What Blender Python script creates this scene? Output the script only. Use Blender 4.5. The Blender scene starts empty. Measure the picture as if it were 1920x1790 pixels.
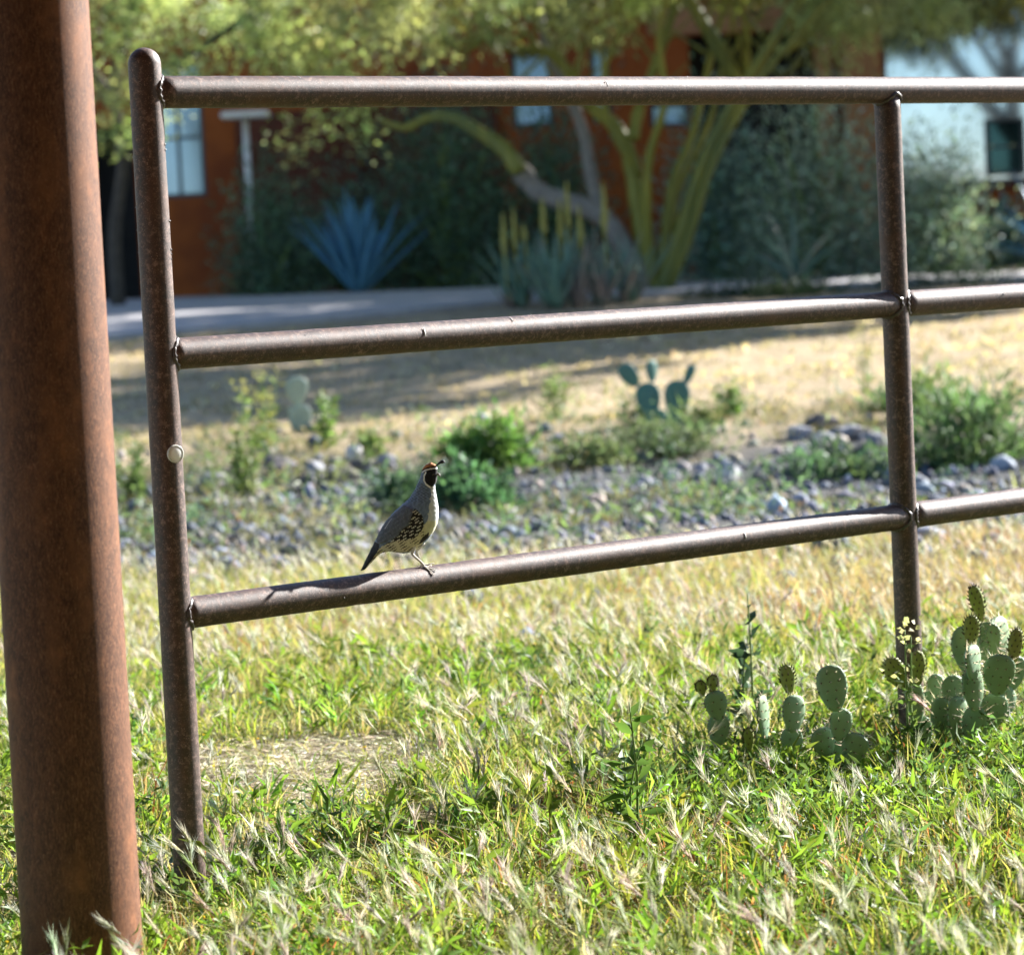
import bpy, math, random
import numpy as np
from mathutils import Vector, Matrix
rng = np.random.default_rng(7)
random.seed(7)
scene = bpy.context.scene
COL = scene.collection

# ------------------------------------------------------------------ camera
FPX, PITCH, ROLL, CH = 5900.0, math.radians(3.997), math.radians(2.781), 1.1212
CF = np.array([0, math.cos(PITCH), -math.sin(PITCH)])
_u0 = np.array([0, math.sin(PITCH), math.cos(PITCH)])
_r0 = np.array([1.0, 0, 0])
CR = math.cos(ROLL) * _r0 - math.sin(ROLL) * _u0
CU = math.sin(ROLL) * _r0 + math.cos(ROLL) * _u0
CC = np.array([0, 0, CH])
cd = bpy.data.cameras.new('camera')
cam = bpy.data.objects.new('camera', cd)
COL.objects.link(cam)
cam.matrix_world = Matrix(((CR[0], CU[0], -CF[0], 0), (CR[1], CU[1], -CF[1], 0), (CR[2], CU[2], -CF[2], CH), (0, 0, 0, 1)))
cd.sensor_fit = 'HORIZONTAL'
cd.sensor_width = 36.0
cd.lens = 36.0 * FPX / 1920
cd.clip_start = 0.1
cd.clip_end = 2000
cd.dof.use_dof = True
cd.dof.focus_distance = 6.25
cd.dof.aperture_fstop = 5.4
scene.camera = cam

# ------------------------------------------------------------------ sky, sun, exposure
SUN_AZ = math.radians(38.5)        # from +X towards +Y
SUN_EL = math.radians(27.5)
w = bpy.data.worlds.new('World')
scene.world = w
w.use_nodes = True
nt = w.node_tree
bg = nt.nodes['Background']
sky = nt.nodes.new('ShaderNodeTexSky')
sky.sky_type = 'NISHITA'
sky.sun_disc = False
sky.sun_elevation = SUN_EL
sky.sun_rotation = math.pi / 2 - SUN_AZ
sky.air_density = 1.0
sky.dust_density = 0.4
sky.ozone_density = 3.0
nt.links.new(sky.outputs[0], bg.inputs[0])
bg.inputs[1].default_value = 0.06
sd = bpy.data.lights.new('sun', 'SUN')
sd.energy = 5.0
sd.angle = math.radians(0.5)
sd.color = (1.0, 0.965, 0.92)
sun = bpy.data.objects.new('sun', sd)
COL.objects.link(sun)
sdir = Vector((math.cos(SUN_EL) * math.cos(SUN_AZ), math.cos(SUN_EL) * math.sin(SUN_AZ), math.sin(SUN_EL)))
sun.rotation_euler = sdir.to_track_quat('Z', 'Y').to_euler()
sun.location = (8, 8, 12)
scene.view_settings.view_transform = 'Standard'
scene.view_settings.look = 'None'
scene.view_settings.gamma = 1
scene.view_settings.exposure = 2.0
scene.view_settings.use_curve_mapping = False

# ------------------------------------------------------------------ measuring helpers
def at(px, py, Y):
    d = CF * FPX + CR * (px - 960) - CU * (py - 895)
    t = Y / d[1]
    return CC + d * t

_TY = np.array([-60, 4, 6, 9, 11, 13, 15, 17, 19, 21, 24, 28, 33, 38, 42, 46, 60, 400])
_TZ = np.array([-.07, -.07, -.07, -.065, -.075, -.12, -.20, -.22, -.12, 0, .1, .25, .42, .60, .72, .78, .8, .8])
def vnoise(x, y, seed=0):
    x = np.asarray(x, float); y = np.asarray(y, float)
    xi = np.floor(x).astype(np.int64); yi = np.floor(y).astype(np.int64)
    fx = x - xi; fy = y - yi
    fx = fx * fx * (3 - 2 * fx); fy = fy * fy * (3 - 2 * fy)
    def h(a, b):
        n = (a * 374761393 + b * 668265263 + seed * 974634721) & 0x7fffffff
        n = ((n ^ (n >> 13)) * 1274126177) & 0x7fffffff
        return ((n ^ (n >> 16)) & 0xffff) / 65535.0
    return (h(xi, yi) * (1 - fx) + h(xi + 1, yi) * fx) * (1 - fy) + (h(xi, yi + 1) * (1 - fx) + h(xi + 1, yi + 1) * fx) * fy
def gz(x, y):
    x = np.asarray(x, float); y = np.asarray(y, float)
    z = np.interp(y, _TY, _TZ)
    amp = np.interp(y, [3, 9, 14, 18, 22, 30, 34, 60], [.018, .03, .05, .09, .05, .03, .01, .01])
    z = z + amp * (vnoise(x * 1.3, y * 1.3, 1) - .5) + amp * .5 * (vnoise(x * 3.7, y * 3.7, 2) - .5)
    return z
def gp(px, py):
    d = CF * FPX + CR * (px - 960) - CU * (py - 895)
    Y = np.arange(4.5, 80, .01)
    P = CC[None, :] + d[None, :] * (Y / d[1])[:, None]
    below = P[:, 2] < gz(P[:, 0], P[:, 1])
    i = int(np.argmax(below)) if below.any() else len(Y) - 1
    return P[i]
def ppm(Y):
    return FPX / Y
PXROLL = math.tan(ROLL)

# ------------------------------------------------------------------ mesh helpers
def add_mesh(name, V, F, mat=None, parent=None, smooth=True, col=None, loc=None):
    me = bpy.data.meshes.new(name)
    V = np.asarray(V, float)
    if isinstance(F, np.ndarray):
        k = F.shape[1]; n = len(F)
        me.vertices.add(len(V)); me.vertices.foreach_set('co', V.astype(np.float32).ravel())
        me.loops.add(n * k); me.loops.foreach_set('vertex_index', F.astype(np.int32).ravel())
        me.polygons.add(n)
        me.polygons.foreach_set('loop_start', np.arange(0, n * k, k, dtype=np.int32))
        me.polygons.foreach_set('loop_total', np.full(n, k, dtype=np.int32))
        me.update(calc_edges=True)
        me.validate()
    else:
        me.from_pydata([tuple(v) for v in V], [], F)
    if smooth:
        me.polygons.foreach_set('use_smooth', [True] * len(me.polygons))
    if col is not None:
        a = me.color_attributes.new('Col', 'FLOAT_COLOR', 'POINT')
        c = np.ones((len(V), 4), np.float32); c[:, :3] = col
        a.data.foreach_set('color', c.ravel())
    if mat: me.materials.append(mat)
    o = bpy.data.objects.new(name, me)
    COL.objects.link(o)
    if parent: o.parent = parent
    if loc is not None: o.location = loc
    return o
def tag(o, label=None, cat=None, group=None, kind=None):
    if label: o['label'] = label
    if cat: o['category'] = cat
    if group: o['group'] = group
    if kind: o['kind'] = kind
    return o
def empty(name, loc, label, cat, group=None, rz=0):
    o = bpy.data.objects.new(name, None)
    o.empty_display_size = .1
    COL.objects.link(o)
    o.location = tuple(loc); o.rotation_euler = (0, 0, rz)
    return tag(o, label, cat, group)
class Geo:
    def __init__(s): s.V = []; s.F = []; s.C = []; s.n = 0
    def add(s, V, F, c=None):
        V = np.asarray(V, float)
        s.V.append(V); s.F += [tuple(int(i) + s.n for i in f) for f in F]
        if c is not None: s.C.append(np.tile(np.asarray(c, float), (len(V), 1)) if np.ndim(c) == 1 else np.asarray(c))
        s.n += len(V)
    def build(s, name, mat, parent=None, smooth=True, origin=None):
        V = np.concatenate(s.V)
        loc = None
        if origin is not None:
            V = V - np.asarray(origin); 
            if parent is None: loc = tuple(origin)
        c = np.concatenate(s.C) if s.C else None
        return add_mesh(name, V, s.F, mat, parent, smooth, c, loc)
def tube(path, rad, n=10, cap=True, jit=0):
    P = np.asarray(path, float); m = len(P)
    R = np.full(m, rad, float) if np.ndim(rad) == 0 else np.asarray(rad, float)
    T = np.gradient(P, axis=0); T /= np.linalg.norm(T, axis=1)[:, None] + 1e-12
    a = np.array([0, 0, 1.0]) if abs(T[0][2]) < .9 else np.array([1.0, 0, 0])
    V = []; u = np.cross(T[0], a); u /= np.linalg.norm(u)
    for i in range(m):
        u = u - T[i] * (u @ T[i]); u /= np.linalg.norm(u); v = np.cross(T[i], u)
        th = np.arange(n) * 2 * math.pi / n
        rr = R[i] * (1 + (rng.uniform(-jit, jit, n) if jit else 0))
        V.append(P[i] + (np.cos(th) * rr)[:, None] * u + (np.sin(th) * rr)[:, None] * v)
    V = np.concatenate(V); F = []
    for i in range(m - 1):
        for j in range(n):
            k = (j + 1) % n
            F.append((i * n + j, i * n + k, (i + 1) * n + k, (i + 1) * n + j))
    if cap:
        F.append(tuple(range(n))[::-1]); F.append(tuple(range((m - 1) * n, m * n)))
    return V, F
def spline(P, per=6):
    P = np.asarray(P, float); out = []
    Q = np.vstack([2 * P[0] - P[1], P, 2 * P[-1] - P[-2]])
    for i in range(1, len(Q) - 2):
        for t in np.linspace(0, 1, per, endpoint=False):
            a, b, c, d = Q[i - 1:i + 3]
            out.append(.5 * ((2 * b) + (-a + c) * t + (2 * a - 5 * b + 4 * c - d) * t * t + (-a + 3 * b - 3 * c + d) * t ** 3))
    out.append(P[-1]); return np.array(out)
def box(x0, x1, y0, y1, z0, z1):
    V = [(x, y, z) for z in (z0, z1) for y in (y0, y1) for x in (x0, x1)]
    F = [(0, 2, 3, 1), (4, 5, 7, 6), (0, 1, 5, 4), (2, 6, 7, 3), (0, 4, 6, 2), (1, 3, 7, 5)]
    return np.array(V, float), F
def bevel_box(x0, x1, y0, y1, z0, z1, b):
    V = []; 
    cx, cy, cz = (x0 + x1) / 2, (y0 + y1) / 2, (z0 + z1) / 2
    import bmesh
    bm = bmesh.new(); bmesh.ops.create_cube(bm, size=1)
    for v in bm.verts: v.co = Vector((cx + v.co.x * (x1 - x0), cy + v.co.y * (y1 - y0), cz + v.co.z * (z1 - z0)))
    bmesh.ops.bevel(bm, geom=bm.edges[:], offset=b, segments=2, affect='EDGES')
    bm.verts.index_update()
    V = np.array([v.co[:] for v in bm.verts]); F = [tuple(v.index for v in f.verts) for f in bm.faces]
    bm.free(); return V, F
def ico(sub):
    import bmesh
    bm = bmesh.new(); bmesh.ops.create_icosphere(bm, subdivisions=sub, radius=1)
    bm.verts.index_update()
    V = np.array([v.co[:] for v in bm.verts]); F = [tuple(v.index for v in f.verts) for f in bm.faces]
    bm.free(); return V, F
def frames(D):
    D = D / (np.linalg.norm(D, axis=1)[:, None] + 1e-12)
    A = np.where(np.abs(D[:, 2:3]) < .9, np.array([[0, 0, 1.0]]), np.array([[1.0, 0, 0]]))
    U = np.cross(D, A); U /= np.linalg.norm(U, axis=1)[:, None]
    return D, U, np.cross(D, U)
class Soup:
    """triangle soup gathered with numpy"""
    def __init__(s): s.V = []; s.F = []; s.C = []; s.n = 0
    def tris(s, V, F, C):
        s.V.append(V); s.F.append(F + s.n); s.C.append(C); s.n += len(V)
    def leaves(s, P, D, L, W, C, bend=0.15):
        """lance-shaped leaves: P base, D direction, 4 triangles each"""
        n = len(P); D, U, N = frames(D)
        a = rng.uniform(0, 2 * math.pi, n)[:, None]
        S = np.cos(a) * U + np.sin(a) * N
        B = np.cross(S, D)
        L = np.asarray(L)[:, None] * np.ones((n, 1)); W = np.asarray(W)[:, None] * np.ones((n, 1))
        v0 = P; m = P + D * L * .45 + B * L * bend
        v1 = m - S * W / 2 ; v2 = m + S * W / 2; v3 = P + D * L
        vm = P + D * L * .45 + B * L * (bend - .06)
        V = np.stack([v0, v1, vm, v2, v3], 1).reshape(-1, 3)
        i = np.arange(n)[:, None] * 5
        F = np.concatenate([i + [0, 2, 1], i + [0, 3, 2], i + [1, 2, 4], i + [2, 3, 4]])
        s.tris(V, F, np.repeat(C, 5, 0))
    def blades(s, P, H, lean, W, C, C2=None):
        n = len(P); az = rng.uniform(0, math.pi, n)
        S = np.stack([np.cos(az), np.sin(az), 0 * az], 1) * W[:, None] / 2
        up = np.zeros((n, 3)); up[:, 2] = H
        m = P + up * .55 + lean * .28; t = P + up * (1 - .25 * np.minimum(1, (np.linalg.norm(lean, axis=1) / H) ** 2))[:, None] + lean
        V = np.stack([P - S, P + S, m - S * .8, m + S * .8, t], 1).reshape(-1, 3)
        i = np.arange(n)[:, None] * 5
        F = np.concatenate([i + [0, 1, 3], i + [0, 3, 2], i + [2, 3, 4]])
        C2 = C if C2 is None else C2
        Cc = np.stack([C, C, (C + C2) / 2, (C + C2) / 2, C2], 1).reshape(-1, 3)
        s.tris(V, F, Cc)
    def spikes(s, P, D, L, W, C, C2=None):
        n = len(P); D, U, N = frames(D)
        a = rng.uniform(0, 2 * math.pi, n)[:, None]
        S = (np.cos(a) * U + np.sin(a) * N) * np.asarray(W)[:, None] / 2
        V = np.stack([P - S, P + S, P + D * np.asarray(L)[:, None]], 1).reshape(-1, 3)
        F = np.arange(n * 3).reshape(-1, 3)
        C2 = C if C2 is None else C2
        s.tris(V, F, np.stack([C, C, C2], 1).reshape(-1, 3))
    def build(s, name, mat, parent=None, smooth=False, origin=None):
        V = np.concatenate(s.V); F = np.concatenate(s.F); C = np.clip(np.concatenate(s.C), 0.004, .95)
        loc = None
        if origin is not None:
            V = V - np.asarray(origin)
            if parent is None: loc = tuple(origin)
        return add_mesh(name, V, F, mat, parent, smooth, C, loc)
def vary(base, n, amt=.25, hue=.08):
    b = np.asarray(base, float)[None, :] * np.exp(rng.normal(0, amt, (n, 1)))
    return b * np.exp(rng.normal(0, hue, (n, 3)))
def dirs(n, zmin=-1, zmax=1):
    z = rng.uniform(zmin, zmax, n); a = rng.uniform(0, 2 * math.pi, n); r = np.sqrt(np.maximum(0, 1 - z * z))
    return np.stack([r * np.cos(a), r * np.sin(a), z], 1)

# ------------------------------------------------------------------ materials
def new_mat(name):
    m = bpy.data.materials.new(name); m.use_nodes = True
    return m, m.node_tree, m.node_tree.nodes['Principled BSDF']
def node(t, typ, **kw):
    n = t.nodes.new(typ)
    for k, v in kw.items(): setattr(n, k, v)
    return n
def noise_of(t, scale, detail=4, rough=.55, vec=None, sc3=None, dist=0):
    n = node(t, 'ShaderNodeTexNoise'); n.inputs['Scale'].default_value = scale
    n.inputs['Detail'].default_value = detail; n.inputs['Roughness'].default_value = rough
    n.inputs['Distortion'].default_value = dist
    if vec is None:
        tc = node(t, 'ShaderNodeTexCoord'); vec = tc.outputs['Object']
    if sc3:
        mp = node(t, 'ShaderNodeMapping'); mp.inputs['Scale'].default_value = sc3
        t.links.new(vec, mp.inputs[0]); vec = mp.outputs[0]
    t.links.new(vec, n.inputs['Vector'])
    return n.outputs['Fac']
def ramp(t, fac, stops):
    r = node(t, 'ShaderNodeValToRGB'); e = r.color_ramp.elements
    while len(e) < len(stops): e.new(.5)
    for i, (p, c) in enumerate(stops):
        e[i].position = p; e[i].color = (c[0], c[1], c[2], 1)
    t.links.new(fac, r.inputs[0]); return r.outputs[0]
def mixc(t, fac, a, b, mode='MIX'):
    m = node(t, 'ShaderNodeMix', data_type='RGBA', blend_type=mode)
    for sock, v in ((0, fac), (6, a), (7, b)):
        if isinstance(v, (int, float)): m.inputs[sock].default_value = v
        elif isinstance(v, tuple): m.inputs[sock].default_value = (*v, 1)
        else: t.links.new(v, m.inputs[sock])
    return m.outputs[2]
def bump(t, bs, h, strength=.3, dist=.01):
    b = node(t, 'ShaderNodeBump'); b.inputs['Strength'].default_value = strength; b.inputs['Distance'].default_value = dist
    t.links.new(h, b.inputs['Height']); t.links.new(b.outputs[0], bs.inputs['Normal'])
def noisy(name, c1, c2, scale=8, rough=.7, bs=.3, bd=.01, sc3=None, detail=5, lo=.35, hi=.65, spec=.3, c3=None):
    m, t, b = new_mat(name)
    f = noise_of(t, scale, detail, .6, sc3=sc3)
    c = ramp(t, f, [(lo, c1), (hi, c2)])
    if c3 is not None:
        f2 = noise_of(t, scale * .22, 3, .6, sc3=sc3)
        mk = ramp(t, f2, [(.45, (0, 0, 0)), (.62, (1, 1, 1))])
        c = mixc(t, mk, c, c3)
    t.links.new(c, b.inputs['Base Color']); b.inputs['Roughness'].default_value = rough
    b.inputs['Specular IOR Level'].default_value = spec
    if bs: bump(t, b, f, bs, bd)
    return m
def leaf_mat(name, trans=.4, rough=.5, spec=.3, tint=(1.25, 1.15, .55)):
    m, t, b = new_mat(name)
    a = node(t, 'ShaderNodeAttribute', attribute_name='Col')
    t.links.new(a.outputs['Color'], b.inputs['Base Color'])
    b.inputs['Roughness'].default_value = rough; b.inputs['Specular IOR Level'].default_value = spec
    tr = node(t, 'ShaderNodeBsdfTranslucent')
    t.links.new(mixc(t, 1.0, a.outputs['Color'], tint, 'MULTIPLY'), tr.inputs['Color'])
    mx = node(t, 'ShaderNodeMixShader'); mx.inputs[0].default_value = trans
    t.links.new(b.outputs[0], mx.inputs[1]); t.links.new(tr.outputs[0], mx.inputs[2])
    t.links.new(mx.outputs[0], t.nodes['Material Output'].inputs['Surface'])
    return m
M_leaf = leaf_mat('leaf', .45, tint=(1.15, 1.12, .75))
M_leafdull = leaf_mat('leaf_dull', .25, .6, .2)
M_grass = leaf_mat('grass', .45, .55, .2, (1.25, 1.2, .65))
M_awn = leaf_mat('seed_head', .5, .4, .5, (1.1, 1.05, .9))

def coat_mat(name, dark, mid, light, rust, rough, vertical=False, spec=.5):
    m, t, b = new_mat(name)
    sc = (6, 6, 1) if vertical else (1, 1, 1)
    f1 = noise_of(t, 90, 6, .7, sc3=sc)
    f2 = noise_of(t, 9, 4, .6, sc3=(2, 2, .8) if vertical else (1, 1, 1))
    f3 = noise_of(t, 420, 2, .6)
    c = ramp(t, f1, [(.3, dark), (.52, mid), (.74, light)])
    mk = ramp(t, f2, [(.5, (0, 0, 0)), (.68, (1, 1, 1))])
    c = mixc(t, mk, c, rust)
    f4 = noise_of(t, 40, 9, .75, sc3=(1.4, 1.4, .8) if vertical else (1, 1, 1), dist=.3)
    c = mixc(t, .65, c, ramp(t, f4, [(.34, (.5, .46, .44)), (.5, (.95, .95, .95)), (.66, (1.5, 1.42, 1.36))]), 'MULTIPLY')
    sp = ramp(t, f3, [(.62, (0, 0, 0)), (.7, (1, 1, 1))])
    c = mixc(t, sp, c, light)
    t.links.new(c, b.inputs['Base Color'])
    rr = ramp(t, f1, [(.3, (rough - .1,) * 3), (.7, (rough + .12,) * 3)])
    t.links.new(rr, b.inputs['Roughness'])
    b.inputs['Specular IOR Level'].default_value = spec
    hm = mixc(t, .5, f1, f3)
    bump(t, b, hm, .35, .002)
    return m
M_pipe = coat_mat('weathered_brown_pipe', (.022, .009, .006), (.055, .026, .018), (.31, .205, .165), (.078, .033, .015), .56, spec=.7)
M_rust = coat_mat('rusty_steel', (.042, .016, .008), (.125, .05, .024), (.38, .185, .095), (.21, .085, .036), .64, True, spec=.3)
M_weld = noisy('weld_metal', (.03, .025, .025), (.12, .1, .1), 160, .35, .6, .002, spec=.7)
M_reflector, _t, _b = new_mat('milky_reflector')
_b.inputs['Base Color'].default_value = (.94, .96, .93, 1); _b.inputs['Roughness'].default_value = .22
_b.inputs['Subsurface Weight'].default_value = .3; _b.inputs['Subsurface Radius'].default_value = (.01, .01, .01)
M_rim = noisy('reflector_rim', (.6, .62, .58), (.75, .76, .72), 60, .3, 0)
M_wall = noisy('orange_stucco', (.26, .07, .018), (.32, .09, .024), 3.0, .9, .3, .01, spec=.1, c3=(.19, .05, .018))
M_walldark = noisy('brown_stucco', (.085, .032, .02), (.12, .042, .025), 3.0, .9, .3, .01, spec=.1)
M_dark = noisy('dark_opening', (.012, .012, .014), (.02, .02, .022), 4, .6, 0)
M_frame = noisy('dark_window_frame', (.03, .04, .05), (.05, .06, .07), 30, .5, 0)
M_wood = noisy('weathered_timber', (.26, .12, .055), (.36, .18, .08), 12, .8, .3, .005, sc3=(8, 8, 1))
M_white = noisy('white_paint', (.62, .62, .6), (.75, .75, .72), 20, .5, 0)
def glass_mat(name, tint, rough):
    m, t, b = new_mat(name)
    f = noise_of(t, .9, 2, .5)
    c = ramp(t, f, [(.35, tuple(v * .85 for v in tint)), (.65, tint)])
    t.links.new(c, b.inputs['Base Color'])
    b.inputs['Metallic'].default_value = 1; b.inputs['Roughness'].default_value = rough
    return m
M_glass = glass_mat('pale_window_glass', (.52, .66, .85), .06)
M_skyglass = glass_mat('sky_painted_glass', (.45, .72, 1.0), .12)  # sky seen in the panes is put into the blue base colour
M_skyglass.node_tree.nodes['Principled BSDF'].inputs['Metallic'].default_value = .25
M_dglass = glass_mat('reflected_window_glass', (.03, .075, .1), .05)
M_pave = noisy('pavement_concrete', (.33, .32, .33), (.42, .4, .4), 6, .85, .2, .004)
M_bark = noisy('green_palo_verde_bark', (.14, .145, .02), (.24, .22, .03), 5, .5, .4, .01, sc3=(1, 1, .3), c3=(.1, .12, .03))
M_greybark = noisy('grey_old_bark', (.14, .13, .12), (.26, .24, .21), 14, .85, .6, .02, sc3=(2, 2, .5))
M_darkbark = noisy('dark_bark', (.04, .035, .03), (.09, .075, .06), 14, .9, .6, .02, sc3=(2, 2, .5))
M_stem = noisy('green_stem', (.12, .2, .05), (.2, .28, .08), 20, .6, 0)
M_rock = noisy('grey_rock', (.16, .17, .2), (.32, .32, .33), 9, .85, .5, .02, c3=(.22, .2, .2))
M_rockpale = noisy('pale_rock', (.5, .48, .45), (.66, .63, .58), 9, .85, .4, .02)
M_rockdark = noisy('dark_rock', (.07, .065, .075), (.16, .14, .14), 9, .85, .5, .02)

# ------------------------------------------------------------------ terrain
def ground_mat():
    m, t, b = new_mat('ground_earth')
    geo = node(t, 'ShaderNodeNewGeometry'); sx = node(t, 'ShaderNodeSeparateXYZ')
    t.links.new(geo.outputs['Position'], sx.inputs[0])
    pos = geo.outputs['Position']
    nb = noise_of(t, .8, 4, .6, vec=pos)
    ad = node(t, 'ShaderNodeMath', operation='MULTIPLY_ADD'); ad.inputs[1].default_value = 4.0
    t.links.new(nb, ad.inputs[0]); t.links.new(sx.outputs[1], ad.inputs[2])
    sc = node(t, 'ShaderNodeMath', operation='MULTIPLY_ADD'); sc.inputs[1].default_value = 1 / 50; sc.inputs[2].default_value = -2 / 50
    t.links.new(ad.outputs[0], sc.inputs[0])
    zone = ramp(t, sc.outputs[0], [(.0, (.2, .16, .11)), (.14, (.21, .17, .115)), (.22, (.3, .25, .18)), (.27, (.15, .15, .15)), (.37, (.11, .115, .125)),  # grey wash stops also darkened to stand in for shade
                                   (.405, (.45, .365, .25)), (.6, (.44, .35, .24)), (.74, (.37, .30, .22)), (1, (.3, .24, .18))])
    fine = noise_of(t, 45, 6, .7, vec=pos)
    mid = noise_of(t, 5, 5, .6, vec=pos, sc3=(1, .5, 1))
    c = mixc(t, .75, zone, ramp(t, fine, [(.3, (.4, .38, .38)), (.7, (1.45, 1.42, 1.35))]), 'MULTIPLY')
    c = mixc(t, .6, c, ramp(t, mid, [(.35, (.65, .66, .62)), (.65, (1.2, 1.18, 1.12))]), 'MULTIPLY')
    t.links.new(c, b.inputs['Base Color']); b.inputs['Roughness'].default_value = .95
    b.inputs['Specular IOR Level'].default_value = .1
    bump(t, b, fine, .8, .03)
    return m
def axis(stops):
    out = []
    for (a, b, s) in stops: out += list(np.arange(a, b, s))
    return np.array(out + [stops[-1][1]])
gx = axis([(-300, -60, 30), (-60, -14, 3), (-14, -3.2, .3), (-3.2, 3.4, .06), (3.4, 14, .3), (14, 60, 3), (60, 300, 30)])
gy = axis([(-300, -30, 30), (-30, 3, 3), (3, 4.6, .2), (4.6, 13, .06), (13, 26, .12), (26, 48, .4), (48, 80, 4), (80, 400, 40)])
XX, YY = np.meshgrid(gx, gy)
V = np.stack([XX, YY, gz(XX, YY)], -1).reshape(-1, 3)
nx, ny = len(gx), len(gy)
ii = (np.arange(ny - 1)[:, None] * nx + np.arange(nx - 1)[None, :]).ravel()
F = np.stack([ii, ii + 1, ii + nx + 1, ii + nx], 1)
tag(add_mesh('ground', V, F, ground_mat()), kind='structure')

# concrete path crossing the slope in front of the house, laid on the terrain
def strip_on_ground(name, near, far, mat, lift=.012, thick=.1, n=40):
    near = np.array(near); far = np.array(far)
    Vt = []; 
    for k in range(n + 1):
        s = k / n * (len(near) - 1); i = min(int(s), len(near) - 2); f = s - i
        a = near[i] * (1 - f) + near[i + 1] * f; b = far[i] * (1 - f) + far[i + 1] * f
        for j in range(7):
            p = a * (1 - j / 6) + b * j / 6
            Vt.append((p[0], p[1], float(gz(p[0], p[1])) + lift + .05))
    Vt = np.array(Vt); F = []
    for k in range(n):
        for j in range(6):
            q = k * 7 + j; F.append((q, q + 7, q + 8, q + 1))
    Vb = Vt.copy(); Vb[:, 2] -= thick; o = len(Vt)
    for k in range(n):
        q = k * 7; F.append((q, q + o, q + 7 + o, q + 7)); q = k * 7 + 6; F.append((q, q + 7, q + 7 + o, q + o))
    return add_mesh(name, np.vstack([Vt, Vb]), F, mat, smooth=False)
g = lambda px, py: gp(px, py)[:2]
near = [g(40, 650), g(190, 640), g(500, 612), g(800, 585), g(960, 570), g(1300, 552), g(1600, 540), g(2100, 522)]
far = [g(40, 577), g(190, 572), g(500, 563), g(800, 552), g(960, 546), g(1300, 538), g(1600, 528), g(2100, 512)]
near = [near[0] + [-9, -1.2]] + near; far = [far[0] + [-9, 0]] + far
pv = strip_on_ground('path', near, far, M_pave, n=70)
tag(pv, kind='structure')

# ------------------------------------------------------------------ adobe house behind the garden
HY = 46.5
def hx(px, py=300): return at(px, py, HY)[0]
def hz(px, py): return at(px, py, HY)[2]
house = empty('adobe_house', (0, HY, .75), 'orange adobe house with tinted windows and timber posts behind the garden', 'house')
HO = np.array([0, HY, .75])
def hpart(name, boxes, mat, parent=house, bev=0):
    G = Geo()
    for b in boxes:
        v, f = bevel_box(*b, bev) if bev else box(*b)
        G.add(v, f)
    return G.build(name, mat, parent, smooth=False, origin=HO)
zb, zt_ = .55, 7.2
# openings: (x0,x1,z0,z1)
w1 = (hx(285), hx(385), hz(350, 370), hz(350, 120))
cl1 = (hx(966), hx(1042), hz(1000, 238), hz(1000, 98))
cl2 = (hx(1114), hx(1152), hz(1130, 230), hz(1130, 88))
cl3 = (hx(1222), hx(1296), hz(1260, 238), hz(1260, 192))
dk = (hx(1225), hx(1530), zb, hz(1400, 62))
big = (hx(1662), hx(2010), hz(1800, 347), hz(1800, -60))
dk0 = (hx(150), hx(252), zb, hz(200, 240))
def wall_boxes(x0, x1, z0, z1, holes, y0=HY, y1=HY + .35):
    xs = sorted({x0, x1, *[h[0] for h in holes], *[h[1] for h in holes]})
    out = []
    for a, b in zip(xs[:-1], xs[1:]):
        hs = sorted([h for h in holes if h[0] < (a + b) / 2 < h[1]], key=lambda h: h[2])
        z = z0
        for h in hs:
            if h[2] > z + 1e-6: out.append((a, b, y0, y1, z, h[2]))
            z = max(z, h[3])
        if z < z1: out.append((a, b, y0, y1, z, z1))
    return out
dkA = (hx(1300), hx(1535), zb, hz(1400, 62))
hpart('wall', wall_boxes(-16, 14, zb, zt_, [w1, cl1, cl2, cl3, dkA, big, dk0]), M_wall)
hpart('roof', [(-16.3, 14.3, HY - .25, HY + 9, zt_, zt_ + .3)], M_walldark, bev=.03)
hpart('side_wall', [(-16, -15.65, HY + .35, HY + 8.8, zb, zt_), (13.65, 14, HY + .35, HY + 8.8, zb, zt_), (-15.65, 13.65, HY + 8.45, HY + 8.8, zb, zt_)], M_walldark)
# dark recessed entries
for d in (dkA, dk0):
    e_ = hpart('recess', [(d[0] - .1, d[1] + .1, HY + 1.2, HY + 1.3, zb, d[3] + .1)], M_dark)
def window(h, glass, mull_x=(), mull_z=(), fw=.06, depth=.12):
    f = []
    x0, x1, z0, z1 = h
    y0, y1 = HY + .06, HY + .06 + depth
    f += [(x0, x0 + fw, y0, y1, z0, z1), (x1 - fw, x1, y0, y1, z0, z1), (x0 + fw, x1 - fw, y0, y1, z0, z0 + fw), (x0 + fw, x1 - fw, y0, y1, z1 - fw, z1)]
    fr = hpart('window', f, M_frame)
    xs = [x0 + fw, *[x0 + (x1 - x0) * m for m in mull_x], x1 - fw]; zs = [z0 + fw, *[z0 + (z1 - z0) * m for m in mull_z], z1 - fw]
    if mull_x or mull_z:
        mm = [(x - .025, x + .025, y0 + .01, y1 - .01, z0 + fw, z1 - fw) for x in xs[1:-1]]
        mm += [(a + .025, b - .025, y0 + .015, y1 - .015, z - .025, z + .025) for z in zs[1:-1] for a, b in zip(xs[:-1], xs[1:])]
        hpart('glazing_bar', mm, M_frame, fr)
    for a, b in zip(xs[:-1], xs[1:]):
        for c, d in zip(zs[:-1], zs[1:]):
            hpart('pane', [(a, b, y0 + .05, y0 + .06, c, d)], glass, fr)
    return fr
M_wglass = glass_mat('tinted_window_glass', (.2, .31, .47), .12)
window(w1, M_wglass, (.5,), (.45,))
window(cl1, M_skyglass)
window(cl2, M_skyglass)
window(cl3, M_skyglass)
window(big, M_glass)
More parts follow.
